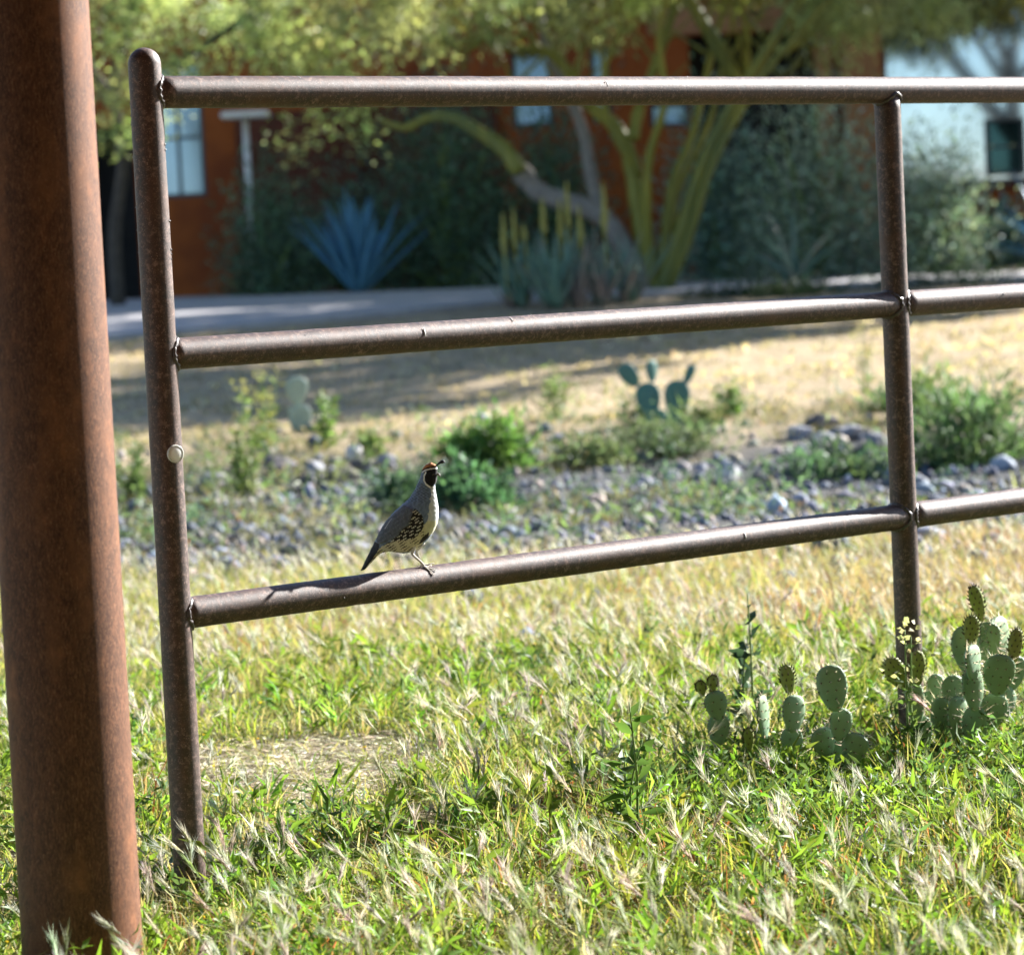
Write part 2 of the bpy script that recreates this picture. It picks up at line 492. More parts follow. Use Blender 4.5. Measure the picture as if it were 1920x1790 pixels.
# dark framed pane standing in for a window reflected in the big glass
cs = (hx(1850, 270), hx(1922, 270), hz(1885, 328), hz(1885, 222))
cf = hpart('reflected_window', [(cs[0], cs[0] + .05, HY + .02, HY + .1, cs[2], cs[3]), (cs[1] - .05, cs[1], HY + .02, HY + .1, cs[2], cs[3]),
                        (cs[0] + .05, cs[1] - .05, HY + .02, HY + .1, cs[2], cs[2] + .05), (cs[0] + .05, cs[1] - .05, HY + .02, HY + .1, cs[3] - .05, cs[3]),
                        (cs[0] + .05, cs[1] - .05, HY + .03, HY + .09, (cs[2] + cs[3]) / 2 - .02, (cs[2] + cs[3]) / 2 + .02)], M_frame)
hpart('pane', [(cs[0] + .05, cs[1] - .05, HY + .055, HY + .065, cs[2] + .05, cs[3] - .05)], M_dglass, cf)
hpart('sill', [(big[0] - .1, big[1] + .1, HY - .08, HY + .05, big[2] - .1, big[2] - .004)], M_walldark)
# projecting brown wall panel, orange pillar, timber posts
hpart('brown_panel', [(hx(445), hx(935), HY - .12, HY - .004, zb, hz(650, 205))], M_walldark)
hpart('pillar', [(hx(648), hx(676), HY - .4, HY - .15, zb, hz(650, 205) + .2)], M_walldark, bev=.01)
hpart('pillar', [(hx(1578), hx(1652), HY - .55, HY - .004, zb, zt_ - .01)], M_wood, bev=.03)
hpart('timber_post', [(hx(1531), hx(1558), HY - .5, HY - .3, zb, zt_ - .01)], M_wood, bev=.01)
hpart('lintel', [(hx(1225), hx(1570), HY - .1, HY - .004, hz(1400, 60), hz(1400, 10))], M_wood, bev=.01)

# slim white pole with flat top beside the house
lp = at(467, 380, 44.0); lp_b = np.array([at(478, 560, 44.0)[0], 44.0, .7])
pole = empty('garden_pole', lp_b, 'thin white pole with a flat tray top standing behind the bushes', 'pole')
top = at(462, 222, 44.0)
v, f = tube([lp_b + [0, 0, -.1], [lp_b[0], 44, top[2]]], .045, 12); G = Geo(); G.add(v, f); G.build('shaft', M_white, pole, True, lp_b)
v, f = bevel_box(lp_b[0] - .32, lp_b[0] + .34, 43.7, 44.3, top[2], top[2] + .09, .02); G = Geo(); G.add(v, f); G.build('tray', M_white, pole, False, lp_b)

# ------------------------------------------------------------------ trees
def crown(S, lobes, n_per_m3, L, W, base, droop=.6, amt=.3, csd=.17):
    for (c, r) in lobes:
        c = np.array(c); r = np.array(r)
        vol = 4.19 * r[0] * r[1] * r[2]; n = int(vol * n_per_m3)
        nc = max(6, int(vol * 1.6))
        cc = dirs(nc) * (rng.uniform(.15, 1, (nc, 1)) ** .5) * r + c
        k = rng.integers(0, nc, n)
        P = cc[k] + rng.normal(0, csd, (n, 3)) * [1, 1, .9]
        D = dirs(n, -.6, .6) + np.array([0, 0, -droop]) + (P - cc[k]) * 1.2
        Cl = vary(base, nc, .22, .06)[k] * np.exp(rng.normal(0, amt, (n, 1)))
        S.leaves(P, D, rng.uniform(.6, 1.3, n) * L, rng.uniform(.7, 1.3, n) * W, Cl)
PV_Y = 38.0
tb = gp(1232, 552); PV_Y = 38.2
tree = empty('palo_verde_tree', (at(1235, 550, PV_Y)[0], PV_Y, float(gz(1.7, PV_Y))), 'many-limbed palo verde tree with yellow-green bark in front of the house', 'tree')
TO = np.array(tree.location)
def limb(pts, r0, r1, dy=0, name='limb', mat=M_bark, twist=.0):
    P = np.array([at(x, y, PV_Y + dy * i / (len(pts) - 1)) for i, (x, y) in enumerate(pts)])
    P = spline(P, 6); n = len(P)
    R = np.linspace(r0, r1, n) * (1 + .08 * np.sin(np.arange(n) * 1.7 + r0 * 90))
    v, f = tube(P, R, 12, jit=.04); G = Geo(); G.add(v, f)
    return G.build(name, mat, tree, True, TO)
limb([(1240, 566), (1216, 490), (1196, 385), (1180, 290), (1152, 236), (1105, 195), (1062, 130), (1020, 96), (960, 92), (900, 72), (838, 84), (780, 40)], .125, .026, .8, 'trunk')
limb([(1236, 562), (1282, 430), (1312, 330), (1352, 240), (1388, 178), (1440, 90), (1500, -5), (1560, -90)], .115, .045, -.6, 'trunk')
limb([(1232, 560), (1246, 450), (1262, 340), (1296, 260), (1318, 170), (1345, 60), (1380, -60)], .07, .03, .5)
limb([(1186, 262), (1200, 200), (1228, 125), (1262, 25), (1290, -80)], .075, .045, .4)
limb([(1392, 170), (1352, 100), (1300, 10), (1260, -80)], .10, .06, -.4)
limb([(1400, 160), (1400, 60), (1380, -40)], .04, .025, -.4)
limb([(1225, 560), (1185, 485), (1138, 412), (1082, 384), (1015, 362), (972, 318)], .11, .12, .3, 'old_limb', M_greybark)
limb([(976, 322), (945, 280), (905, 252), (850, 222), (800, 222), (760, 240), (715, 226)], .11, .03, .5)
limb([(1222, 560), (1172, 470), (1128, 400), (1108, 330), (1096, 255), (1068, 180), (1030, 100), (1000, -20)], .10, .05, 1.0, 'old_limb', M_greybark)
limb([(945, 86), (900, 40), (885, -20)], .035, .02, .4)
limb([(1015, 95), (985, 60), (960, 20), (950, -30)], .035, .02, .2)
limb([(985, 62), (945, 78), (935, 30), (925, -20)], .03, .018, -.3)
limb([(900, 80), (865, 96), (830, 72)], .04, .025, -.3)
limb([(1440, 90), (1475, 95), (1520, 60), (1560, -10)], .045, .025, -.3)
limb([(1300, 10), (1340, 60), (1360, 90)], .035, .02, -.5)
limb([(1246, 560), (1290, 450), (1340, 300), (1425, 150), (1500, 60), (1580, -30)], .06, .025, -.9)
limb([(1224, 560), (1214, 430), (1216, 300), (1246, 190), (1236, 60), (1262, -40)], .065, .03, -.7)
limb([(1238, 560), (1262, 470), (1270, 360), (1330, 230), (1360, 120), (1440, 10)], .05, .024, .9)
limb([(1200, 330), (1150, 250), (1130, 150), (1160, 50), (1150, -40)], .045, .022, -.5)
limb([(1110, 200), (1060, 170), (1000, 180), (940, 150), (880, 160)], .04, .018, -.4)
for k in range(34):
    x0 = rng.uniform(820, 1560); y0 = rng.uniform(40, 200); dx = rng.uniform(-140, 140); u = rng.uniform(60, 190)
    limb([(x0, y0), (x0 + dx * .3, y0 - u * .5 + 18), (x0 + dx, y0 - u)], rng.uniform(.016, .028), .008, rng.uniform(-.8, .8), 'twig')
S = Soup()
def lob(px, py, dy, rx, ry, rz): return (at(px, py, PV_Y + dy), (rx, ry, rz))
crown(S, [lob(820, -40, .5, 1.5, 1.6, .75), lob(1000, -60, 0, 1.3, 1.5, .9), lob(1180, -60, .6, 1.1, 1.5, .8), lob(1420, -70, -.5, 1.3, 1.6, .75),
          lob(1600, -30, -.3, 1.0, 1.3, .75), lob(640, -20, .5, 1.3, 1.4, .85), lob(740, 60, 0, .8, 1, .35), lob(1550, 60, -.6, .55, .8, .45), lob(1100, 40, .6, .6, .9, .5)],
      350, .15, .03, (.3, .35, .15), droop=.9)
crown(S, [((5.7, 42.4, 4.7), (3.0, 2.0, .7)), ((4.3, 37.9, 5.7), (1.7, 1.1, .45))], 380, .15, .035, (.2, .22, .06), droop=.6, csd=.22)
crown(S, [((1.2, 41.8, 4.8), (2.6, 1.4, .5))], 1000, .15, .04, (.2, .22, .06), droop=.6, csd=.22)
crown(S, [lob(1790, 10, -.6, 1.1, .9, .5)], 260, .16, .022, (.3, .36, .2), droop=.9)
cr = S.build('crown', M_leaf, tree, False, TO)
# second, finer leaved tree reaching in from the left
t2b = np.array([at(222, 560, 41.0)[0], 41.0, .66])
tree2 = empty('mesquite_tree', t2b, 'leafy mesquite tree reaching over the house front between the two left posts', 'tree')
G = Geo()
for pts, r0, r1 in (([(222, 575), (215, 440), (230, 300), (215, 160), (260, -20), (300, -150)], .10, .05), ([(228, 320), (290, 190), (380, 90), (480, 20), (560, -60)], .08, .03), ([(215, 200), (150, 90), (90, -60)], .08, .04)):
    P = spline(np.array([at(x, y, 41.0 - .6 * i / (len(pts) - 1)) for i, (x, y) in enumerate(pts)]), 5)
    v, f = tube(P, np.linspace(r0, r1, len(P)), 10, jit=.06); G.add(v, f)
G.build('trunk', M_darkbark, tree2, True, t2b)
S = Soup()
def lob2(px, py, dy, rx, ry, rz): return (at(px, py, 40.6 + dy), (rx, ry, rz))
crown(S, [lob2(300, 20, 0, 1.1, 1.2, .8), lob2(480, 30, -.4, 1.3, 1.3, .75), lob2(640, 10, 0, 1.1, 1.2, .85), lob2(200, 130, -.3, .65, .8, 1.0), lob2(240, 200, -.2, .6, .6, .5),
          lob2(420, 120, -.5, 1.0, .9, .42), lob2(560, 140, -.5, .8, .9, .4), lob2(680, 150, -.3, .6, .8, .45), lob2(560, 240, -.3, .35, .5, .35), lob2(690, 240, -.2, .4, .5, .3)],
      360, .11, .042, (.33, .39, .16), droop=.35)
S.build('crown', M_leaf, tree2, False, t2b)
# shade trees standing beside the garden, right of the view; their shade lies over the slope
def shade_tree(x, y, h, rad, label, n=350, over=None):
    z0 = float(gz(x, y)); o = empty('shade_tree', (x, y, z0), label, 'tree', 'shade trees right of the garden')
    O = np.array([x, y, z0]); G = Geo()
    v, f = tube(spline([O + [0, 0, -.1], O + [.1, .05, h * .3], O + [0, .1, h * .62]], 5), np.linspace(.2, .12, 11), 12, jit=.05); G.add(v, f)
    for k in range(6):
        a = k * 1.05 + x
        v, f = tube(spline([O + [0, .1, h * (.35 + .04 * k)], O + [math.cos(a) * rad * .5, math.sin(a) * rad * .5, h * .68], O + [math.cos(a) * rad * .85, math.sin(a) * rad * .85, h * .9]], 5), np.linspace(.09, .025, 11), 8); G.add(v, f)
    if over:
        for ov in over:
            v, f = tube(spline([O + [0, .1, h * .5], (O + [0, 0, h * .75]) * .6 + np.array(ov[0]) * .4, np.array(ov[0])], 5), np.linspace(.1, .03, 11), 8); G.add(v, f)
    G.build('trunk', M_greybark, o, True, O)
    S = Soup()
    if over: crown(S, over, n * 1.3, .16, .055, (.11, .13, .035))
    crown(S, [(O + [0, 0, h * .85], (rad, rad, h * .2)), (O + [rad * .4, rad * .3, h * 1.0], (rad * .6, rad * .6, h * .16)), (O + [-rad * .4, -rad * .35, h * .9], (rad * .62, rad * .62, h * .17))], n, .16, .055, (.11, .13, .035))
    S.build('crown', M_leaf, o, False, O)
shade_tree(6.0, 31.6, 6.5, 3.2, 'tall leafy shade tree just past the right edge with a long overhanging limb', over=[((2.5, 29.0, 5.4), (3.3, 2.4, .8)), ((4.0, 32.2, 5.6), (2.6, 2.0, .7))])
shade_tree(9.2, 36.6, 6.3, 3.1, 'tall leafy shade tree whose twigs hang into the upper right corner', over=[((6.2, 37.0, 5.7), (2.5, 1.8, .65))])
shade_tree(11.6, 40.4, 6.4, 3.2, 'tall leafy shade tree beyond the right edge, farthest to the right')
shade_tree(9.6, 43.4, 7.4, 2.8, 'tall leafy shade tree close to the house wall beyond the pale window')

# ------------------------------------------------------------------ shrubs and agaves by the house
def bush(name, px, pybase, Y, wpx, hpx, base, n, L, W, label, group=None, cat='shrub', mat=None, droop=-.3, dep=.7, lean=0, stems=True, clump=.2, amt=.3, flat=False):
    s = ppm(Y); b = at(px, pybase, Y); b[2] = min(b[2], float(gz(b[0], b[1])) + .05) if not flat else b[2]
    topz = at(px, pybase - hpx, Y)[2]
    h = max(.1, topz - b[2]); rx = wpx / s / 2; ry = rx * dep
    o = empty(name, b, label, cat, group)
    nc = max(8, n // 26)
    d = dirs(nc, 0, 1); rr = rng.uniform(.2, 1, (nc, 1)) ** .55 * np.exp(rng.normal(-.06, .16, (nc, 1)))
    cc = d * rr * [rx, ry, h] + [0, 0, h * .03]
    cc[:, 0] += lean * cc[:, 2]
    if stems:
        Sx = Geo()
        for q in rng.choice(nc, min(nc, 26), replace=False):
            e = cc[q]; v, f = tube(spline([[e[0] * .1, e[1] * .1, -.03], e * [.5, .5, .55], e], 3), np.linspace(.012, .004, 7) * (1 + h), 5); Sx.add(v, f)
        Sx.build('stem', M_stem, o, True)
    k = rng.integers(0, nc, n)
    P = cc[k] + rng.normal(0, clump, (n, 3)) * [rx, ry, h * .8] * 1.0
    P[:, 2] = np.abs(P[:, 2])
    D = dirs(n, -.5, .8) + (P / [rx, ry, h]) * .7 + [0, 0, -droop]
    C = vary(base, nc, .2, .06)[k] * np.exp(rng.normal(0, amt, (n, 1)))
    S = Soup(); S.leaves(P, D, rng.uniform(.6, 1.3, n) * L, rng.uniform(.7, 1.3, n) * W, C)
    S.build('foliage', mat or M_leafdull, o, False)
    return o
bush('dark_shrub', 515, 566, 43.0, 195, 225, (.10, .17, .115), 4600, .11, .035, 'dark green shrub left of the blue agave')
bush('dark_shrub', 850, 556, 43.5, 310, 370, (.085, .155, .105), 7600, .13, .036, 'large dark shrub between the blue agave and the palo verde')
bush('dark_shrub', 650, 520, 44.6, 210, 200, (.08, .15, .1), 3200, .11, .035, 'dark shrub hidden close behind the blue agave')
bush('dark_shrub', 1045, 545, 44.0, 230, 330, (.09, .16, .125), 5000, .13, .036, 'dark shrub behind the grey limbs of the palo verde')
bush('grey_green_shrub', 1540, 540, 40.5, 290, 330, (.24, .33, .275), 5600, .12, .036, 'tall grey-green shrub left of the right fence post')
bush('grey_green_shrub', 1735, 535, 40.0, 270, 260, (.22, .31, .26), 4800, .12, .036, 'grey-green shrub below the pale window')
bush('grey_green_shrub', 1355, 545, 41.5, 230, 310, (.17, .27, .25), 4600, .12, .036, 'blue-green shrub behind the yellow limbs')
bush('grey_green_shrub', 1880, 535, 41.2, 170, 170, (.15, .25, .22), 2400, .12, .036, 'small blue-green shrub at the right edge under the window')
bush('low_shrub', 1480, 600, 36.0, 190, 60, (.03, .055, .025), 2000, .09, .03, 'low dark plant on the slope below the aloe')
bush('low_shrub', 1060, 655, 31.5, 260, 40, (.04, .075, .03), 2000, .09, .02, 'low dark ground plant under the middle rail')
bush('low_shrub', 1420, 578, 36.6, 380, 42, (.03, .055, .03), 2600, .09, .025, 'low dark hedge plant at the path edge right of the palo verde')
bush('low_shrub', 1770, 560, 37.0, 420, 44, (.03, .055, .03), 2600, .09, .025, 'low dark hedge plant at the path edge by the right fence post')
M_agave = noisy('blue_agave_leaf', (.055, .17, .28), (.085, .235, .36), 6, .5, .15, .005, sc3=(1, 1, .3), spec=.3)
M_aloe = noisy('aloe_leaf', (.10, .2, .15), (.17, .28, .2), 6, .5, .15, .005, spec=.3, c3=(.26, .2, .17))
M_stalk = noisy('yellow_flower_stalk', (.27, .25, .06), (.36, .32, .08), 10, .7, 0)
def fat_leaf(base, D, L, W, T, curve=0.0, n=8):
    """thick tapering leaf with a gutter, about 50 faces"""
    D = np.array(D, float); D /= np.linalg.norm(D)
    s = np.cross(D, [0, 0, 1.0]); s /= np.linalg.norm(s) + 1e-9; nrm = np.cross(s, D)
    V = []; F = []
    for i in range(n + 1):
        t = i / n
        wv = W * (.7 + 1.0 * t - 1.0 * t * t) * (1 - t ** 3.0) + .002; th = T * (1 - t) + .002
        c = base + D * L * t + nrm * (-curve * L * t * t) 
        for (a, b) in ((-.5, .25), (-.25, -.02), (0, -.12), (.25, -.02), (.5, .25), (.25, -.5), (0, -.75), (-.25, -.5)):
            V.append(c + s * wv * a + nrm * (th * (b if b < 0 else b * 1.0) + wv * .18 * (abs(a) * 2) ** 2))
    for i in range(n):
        for j in range(8):
            k = (j + 1) % 8; F.append((i * 8 + j, i * 8 + k, (i + 1) * 8 + k, (i + 1) * 8 + j))
    F.append(tuple(range(8))[::-1]); F.append(tuple(range(n * 8, n * 8 + 8)))
    return np.array(V), F
def agave(name, px, py, Y, label, leaves, mat, group=None, cat='agave'):
    b = at(px, py, Y); b[2] = float(gz(b[0], b[1])) if abs(b[2] - gz(b[0], b[1])) < .25 else b[2]
    o = empty(name, b, label, cat, group)
    for (ang, el, L, W, cv) in leaves:
        D = (math.cos(el) * math.cos(ang), math.cos(el) * math.sin(ang), math.sin(el))
        v, f = fat_leaf(np.array([D[0] * .06, D[1] * .06, .02]), D, L, W, W * .28, cv)
        add_mesh('leaf', v, f, mat, o)
    return o
lv = []
for i in range(34):
    u = (i + .5) / 34
    lv.append((i * 2.399 + .3, math.radians(42 + 44 * u + rng.normal(0, 5)), rng.uniform(1.0, 1.5), rng.uniform(.11, .15), rng.uniform(-.05, .12)))
agave('blue_agave', 672, 556, 42.0, 'big blue agave rosette between the dark shrubs', lv, M_agave)
lv = [(i * 2.399 + 1, math.radians(15 + 60 * (i + .5) / 22), rng.uniform(1.0, 1.4), rng.uniform(.13, .17), rng.uniform(.0, .2)) for i in range(22)]
agave('blue_agave', 1985, 520, 40.5, 'blue agave leaning in at the right edge under the pale window', lv, M_agave)
lv = [(i * 2.399 + 2, math.radians(35 + 45 * (i + .5) / 9), rng.uniform(.8, 1.1), .09, rng.uniform(.1, .45)) for i in range(9)]
agave('curved_aloe', 1490, 545, 38.5, 'aloe with long arching pale leaves before the grey shrubs', lv, M_aloe, cat='aloe')
# clump of aloe with yellow stalks
al = empty('aloe_clump', tuple(at(1070, 585, 36.0)), 'wide clump of pointed aloe leaves with yellow flower stalks at the tree foot', 'aloe')
AO = np.array(al.location); zg = float(gz(AO[0], 36.0)); al.location.z = zg; AO[2] = zg
for k in range(20):
    bx = rng.uniform(-.8, .85); by = rng.uniform(-.6, .6)
    for q in range(8):
        a = q * .785 + rng.uniform(0, .5); el = math.radians(rng.uniform(42, 82)); L = rng.uniform(.5, 1.0)
        D = (math.cos(el) * math.cos(a), math.cos(el) * math.sin(a), math.sin(el))
        v, f = fat_leaf(np.array([bx, by, -.02]), D, L, rng.uniform(.05, .08), .018, rng.uniform(-.05, .1), 6)
        add_mesh('leaf', v, f, M_aloe, al)
for (px, py0, py1) in ((942, 480, 400), (962, 470, 390), (1016, 440, 370), (1048, 455, 375), (1062, 430, 340), (1085, 465, 385), (1130, 440, 340), (980, 455, 420)):
    p0 = at(px + 12, 565, 36.2) - AO; p1 = at(px + 4, py0, 36.2) - AO; p2 = at(px, py1, 36.2) - AO
    G = Geo(); v, f = tube([p0, p1], [.012, .012], 6); G.add(v, f)
    v, f = tube(spline([p1, (p1 * .6 + p2 * .4), p2], 4), np.concatenate([np.linspace(.022, .036, 4), np.linspace(.036, .01, 5)]), 8, jit=.25); G.add(v, f)
    G.build('flower_stalk', M_stalk, al, True)

# ------------------------------------------------------------------ pipe fence
X1, Y1, X2, Y2, ZT, RS = -0.6463, 5.9, 0.8999, 7.2452, 1.46, .4893
FD = np.array([X2 - X1, Y2 - Y1, 0]); FL = np.linalg.norm(FD); FD /= FL
P1 = np.array([X1, Y1, 0]); P2 = np.array([X2, Y2, 0]); P3 = P2 + FD * FL
fence = empty('pipe_fence', (X1, Y1, float(gz(X1, Y1))), 'brown welded pipe fence with three rails and a round capped end post', 'fence')
FO = np.array(fence.location); PR = .0305
def pipe(name, a, b, r=PR, n=40, m=60, dome=False, mat=M_pipe, parent=fence, org=FO, wob=.0006):
    a = np.array(a); b = np.array(b)
    P = a + (b - a) * np.linspace(0, 1, m)[:, None]; R = np.full(m, r) + rng.normal(0, wob * .3, m)
    if dome:
        th = np.linspace(0, math.pi / 2, 12)[1:]
        P = np.vstack([P, P[-1] + np.outer(np.sin(th) * r, [0, 0, 1])]); R = np.concatenate([R, np.maximum(np.cos(th) * r, .0004)])
    v, f = tube(P, R, n); G = Geo(); G.add(v, f)
    return G.build(name, mat, parent, True, org)
pipe('post', [X1, Y1, -.4], [X1, Y1, 1.512], dome=True, r=.0305)
pipe('post', [X2, Y2, -.4], [X2, Y2, ZT - .012])
pipe('post', [P3[0], P3[1], -.4], [P3[0], P3[1], ZT - .012])
ax1 = P1 + FD * .012
pipe('rail', ax1 + [0, 0, ZT], P3 + FD * .6 + [0, 0, ZT], m=120)
for k in (1, 2):
    z = ZT - k * RS
    pipe('rail', ax1 + [0, 0, z], P2 - FD * .012 + [0, 0, z], r=.0298, m=90)
    pipe('rail', P2 + FD * .012 + [0, 0, z], P3 - FD * .012 + [0, 0, z], r=.0298, m=60)
# weld beads: saddle curve where a rail meets a post
def saddle(post, side, z, rr=.0302):
    th = np.linspace(0, 2 * math.pi, 44)
    a = np.cos(th) * rr; h = np.sin(th) * rr           # across, up
    lat = np.array([-FD[1], FD[0], 0])
    d = np.sqrt(np.maximum(PR ** 2 - a ** 2, .0001))
    P = post[None, :] + side * FD[None, :] * d[:, None] + lat[None, :] * a[:, None]
    P[:, 2] = z + h
    R = .0042 + .0016 * np.sin(th * 17 + z * 30) + rng.normal(0, .0006, 44)
    v, f = tube(P, R, 8, cap=False, jit=.12)
    G = Geo(); G.add(v, f); G.build('weld', M_weld, fence, True, FO)
for k in range(3): saddle(P1, 1, ZT - k * RS)
for k in (1, 2): saddle(P2, -1, ZT - k * RS); saddle(P2, 1, ZT - k * RS)
th = np.linspace(0, 2 * math.pi, 40); lat = np.array([-FD[1], FD[0], 0])
P = P2[None, :] + np.outer(np.cos(th) * .031, FD) + np.outer(np.sin(th) * .031, lat); P[:, 2] = ZT - np.sqrt(np.maximum(PR ** 2 - (np.sin(th) * .0295) ** 2, 0)) - .001
v, f = tube(P, .0042 + .0012 * np.sin(th * 15), 8, cap=False, jit=.12); G = Geo(); G.add(v, f); G.build('weld', M_weld, fence, True, FO)
# weld spatter and burrs
G = Geo(); iv, jf = ico(1)
for k in range(46):
    u = rng.uniform(.03, 3.6); kk = rng.integers(0, 3); t = rng.uniform(-1.2, 2.2)
    c = P1 + FD * u + np.array([0, 0, ZT - kk * RS]) + (np.array([FD[1], -FD[0], 0]) * math.cos(t) + np.array([0, 0, 1]) * math.sin(t)) * .0303
    if abs(u - FL) < .05: continue
    G.add(iv * rng.uniform(.0006, .0018) * np.array([1, 1, rng.uniform(.8, 2)]) + c, jf)
for k in range(24):
    z = rng.uniform(1.1, 1.45); s = rng.choice([-1, 1]); c = P1 + np.array([s * .0303, -.004 * s, z]); G.add(iv * rng.uniform(.001, .003) + c, jf)
tag(G.build('weld_spatter', M_weld, fence, True, FO), kind='stuff')
for (u, kk, t, ln) in ((.62, 1, .35, .011), (.86, 1, .9, .010), (1.5, 2, .25, .009), (1.15, 0, .5, .008), (.35, 0, 1.1, .008)):
    nrm = np.array([FD[1], -FD[0], 0]) * math.cos(t) + np.array([0, 0, 1]) * math.sin(t); dn = np.array([FD[1], -FD[0], 0]) * math.sin(t) - np.array([0, 0, 1]) * math.cos(t)
    c = P1 + FD * u + np.array([0, 0, ZT - kk * RS]) + nrm * .0302; vv = iv * (1 + rng.uniform(-.2, .2, (len(iv), 1)))
    G = Geo(); G.add(c + vv[:, 0:1] * FD * .0016 + vv[:, 1:2] * dn * ln + vv[:, 2:3] * nrm * .0009, jf); G.build('dried_dropping', M_white, fence, True, FO)
# milky button on the end post
def lathe(prof, n=40):
    V = []; F = []
    for r, z in prof:
        for k in range(n): V.append((r * math.cos(k * 2 * math.pi / n), r * math.sin(k * 2 * math.pi / n), z))
    m = len(prof)
    for i in range(m - 1):
        for k in range(n):
            q = (k + 1) % n; F.append((i * n + k, i * n + q, (i + 1) * n + q, (i + 1) * n + k))
    F.append(tuple(range(n))[::-1]); F.append(tuple(range((m - 1) * n, m * n)))
    return np.array(V), F
bz = at(331, 849, 5.9)[2]
na = math.radians(-54); nv = np.array([math.cos(na), math.sin(na), 0])
bc = np.array([X1, Y1, bz]) + nv * .029
def orient(V, c, nv):
    s = np.array([-nv[1], nv[0], 0]); return c + V[:, 0:1] * s + V[:, 1:2] * np.array([0, 0, 1]) + V[:, 2:3] * nv
v, f = lathe([(.0155, 0), (.0168, .004), (.0165, .0075), (.0146, .0085), (.0140, .0072)]); 
G = Geo(); G.add(orient(v, bc, nv), f); btn = G.build('reflector', M_rim, fence, True, FO)
v, f = lathe([(.0141, .006), (.0140, .0076), (.0098, .0088), (.005, .0094), (.0005, .0096)])
G = Geo(); G.add(orient(v, bc, nv), f); G.build('lens', M_reflector, btn, True, FO)

# big rusty pipe column
bY = 5.2
bp = at(120, 1190, bY); BX = bp[0]; BR = 114.0 / FPX * bY
column = empty('steel_column', (BX, bY, float(gz(BX, bY))), 'thick rusty round steel column rising out of the grass at the left edge', 'column')
CO = np.array(column.location)
zz = np.linspace(-.4, 2.6, 90); P = np.stack([np.full(90, BX), np.full(90, bY), zz], 1)
v, f = tube(P, np.full(90, BR), 96); G = Geo(); G.add(v, f); G.build('shaft', M_rust, column, True, CO)
v, f = lathe([(BR + .03, 2.6), (BR + .03, 2.615), (.01, 2.616)], 48); G = Geo(); G.add(v + [BX, bY, 0], f); G.build('cap_plate', M_rust, column, False, CO)

# unseen roof over the column and wall behind, added to cut sky fill and bounce
ram = empty('light_block_roof', (0, 0, 2.62), 'unseen flat brown roof over the rusty column, added to cut sky fill', 'roof')
RO = np.array([0, 0, 2.62])
G = Geo()
v, f = bevel_box(-7, 14, -5.0, 6.35, 2.80, 2.86, .01); G.add(v, f); G.build('deck', M_wood, ram, False, RO)
for k in range(13):
    G = Geo(); v, f = bevel_box(-6.8 + k * 1.7 - .05, -6.8 + k * 1.7 + .05, -4.9, 6.25, 2.70, 2.798, .006); G.add(v, f); G.build('joist', M_wood, ram, False, RO)
G = Geo(); v, f = bevel_box(-7, 14, bY - .08, bY + .08, 2.62, 2.698, .006); G.add(v, f); G.build('beam', M_wood, ram, False, RO)
bw = empty('light_block_wall', (0, -4, 0), 'unseen brown wall added behind the viewer to block low sky and bounce', 'wall')
v, f = box(-7, 14, -5.0, -4.7, -.1, 2.69); G = Geo(); G.add(v, f); G.build('wall', M_walldark, bw, False, np.array([0, -4, 0]))

# ------------------------------------------------------------------ quail
K = (1 / 6.392) / ppm(6.27)          # metres per traced unit
railz = ZT - 2 * RS
best = None
for u in np.linspace(0, FL, 2000):
    p = P1 + FD * u + np.array([0, 0, railz + .0298]); d = p - CC
    x = 960 + FPX * (d @ CR) / (d @ CF)
    if best is None or abs(x - 787) < best[0]: best = (abs(x - 787), p)
foot = best[1]
YAW = math.radians(-12)
quail = empty('quail', foot, 'grey crested quail with black face and white-streaked flanks standing on the bottom rail', 'bird', rz=YAW)
def zl(zx, zy):
    u = (np.asarray(zx, float) - 930) * K; v_ = (1446 - np.asarray(zy, float)) * K
    return u * math.cos(ROLL) + v_ * math.sin(ROLL), -u * math.sin(ROLL) + v_ * math.cos(ROLL)
pairs = [((1060, 184), (1082, 184), 10), ((1020, 204), (1130, 208), 84), ((978, 248), (1150, 246), 120), ((957, 296), (1152, 300), 142), ((946, 345), (1150, 346), 150), ((928, 400), (1142, 404), 152), ((900, 455), (1124, 452), 158),
         ((858, 535), (1126, 515), 182), ((798, 622), (1140, 595), 228), ((705, 705), (1154, 690), 285), ((612, 790), (1160, 800), 328), ((528, 885), (1150, 905), 350),
         ((468, 972), (1108, 1005), 345), ((424, 1052), (1020, 1128), 315), ((388, 1122), (900, 1230), 265), ((352, 1190), (755, 1286), 205), ((325, 1240), (612, 1266), 150),
         ((290, 1312), (455, 1292), 112), ((250, 1392), (350, 1385), 84), ((212, 1470), (262, 1480), 58), ((192, 1504), (236, 1500), 34), ((189, 1509), (228, 1506), 8)]
A = spline(np.array([p[0] for p in pairs]), 15); B = spline(np.array([p[1] for p in pairs]), 15); Wd = spline(np.array([[p[2], 0] for p in pairs]), 15)[:, 0]
NS = 150; nr = len(A); th = np.arange(NS) * 2 * math.pi / NS
ct, st = np.cos(th), np.sin(th)
mid = (A + B) / 2; hv = (B - A) / 2
ZX = mid[:, 0:1] + hv[:, 0:1] * ct[None, :]; ZY = mid[:, 1:2] + hv[:, 1:2] * ct[None, :]
prof = np.sign(st) * np.abs(st) ** .85
LAT = Wd[:, None] / 2 * prof[None, :]
side = np.abs(LAT) / (Wd[:, None] / 2 + 1e-6)
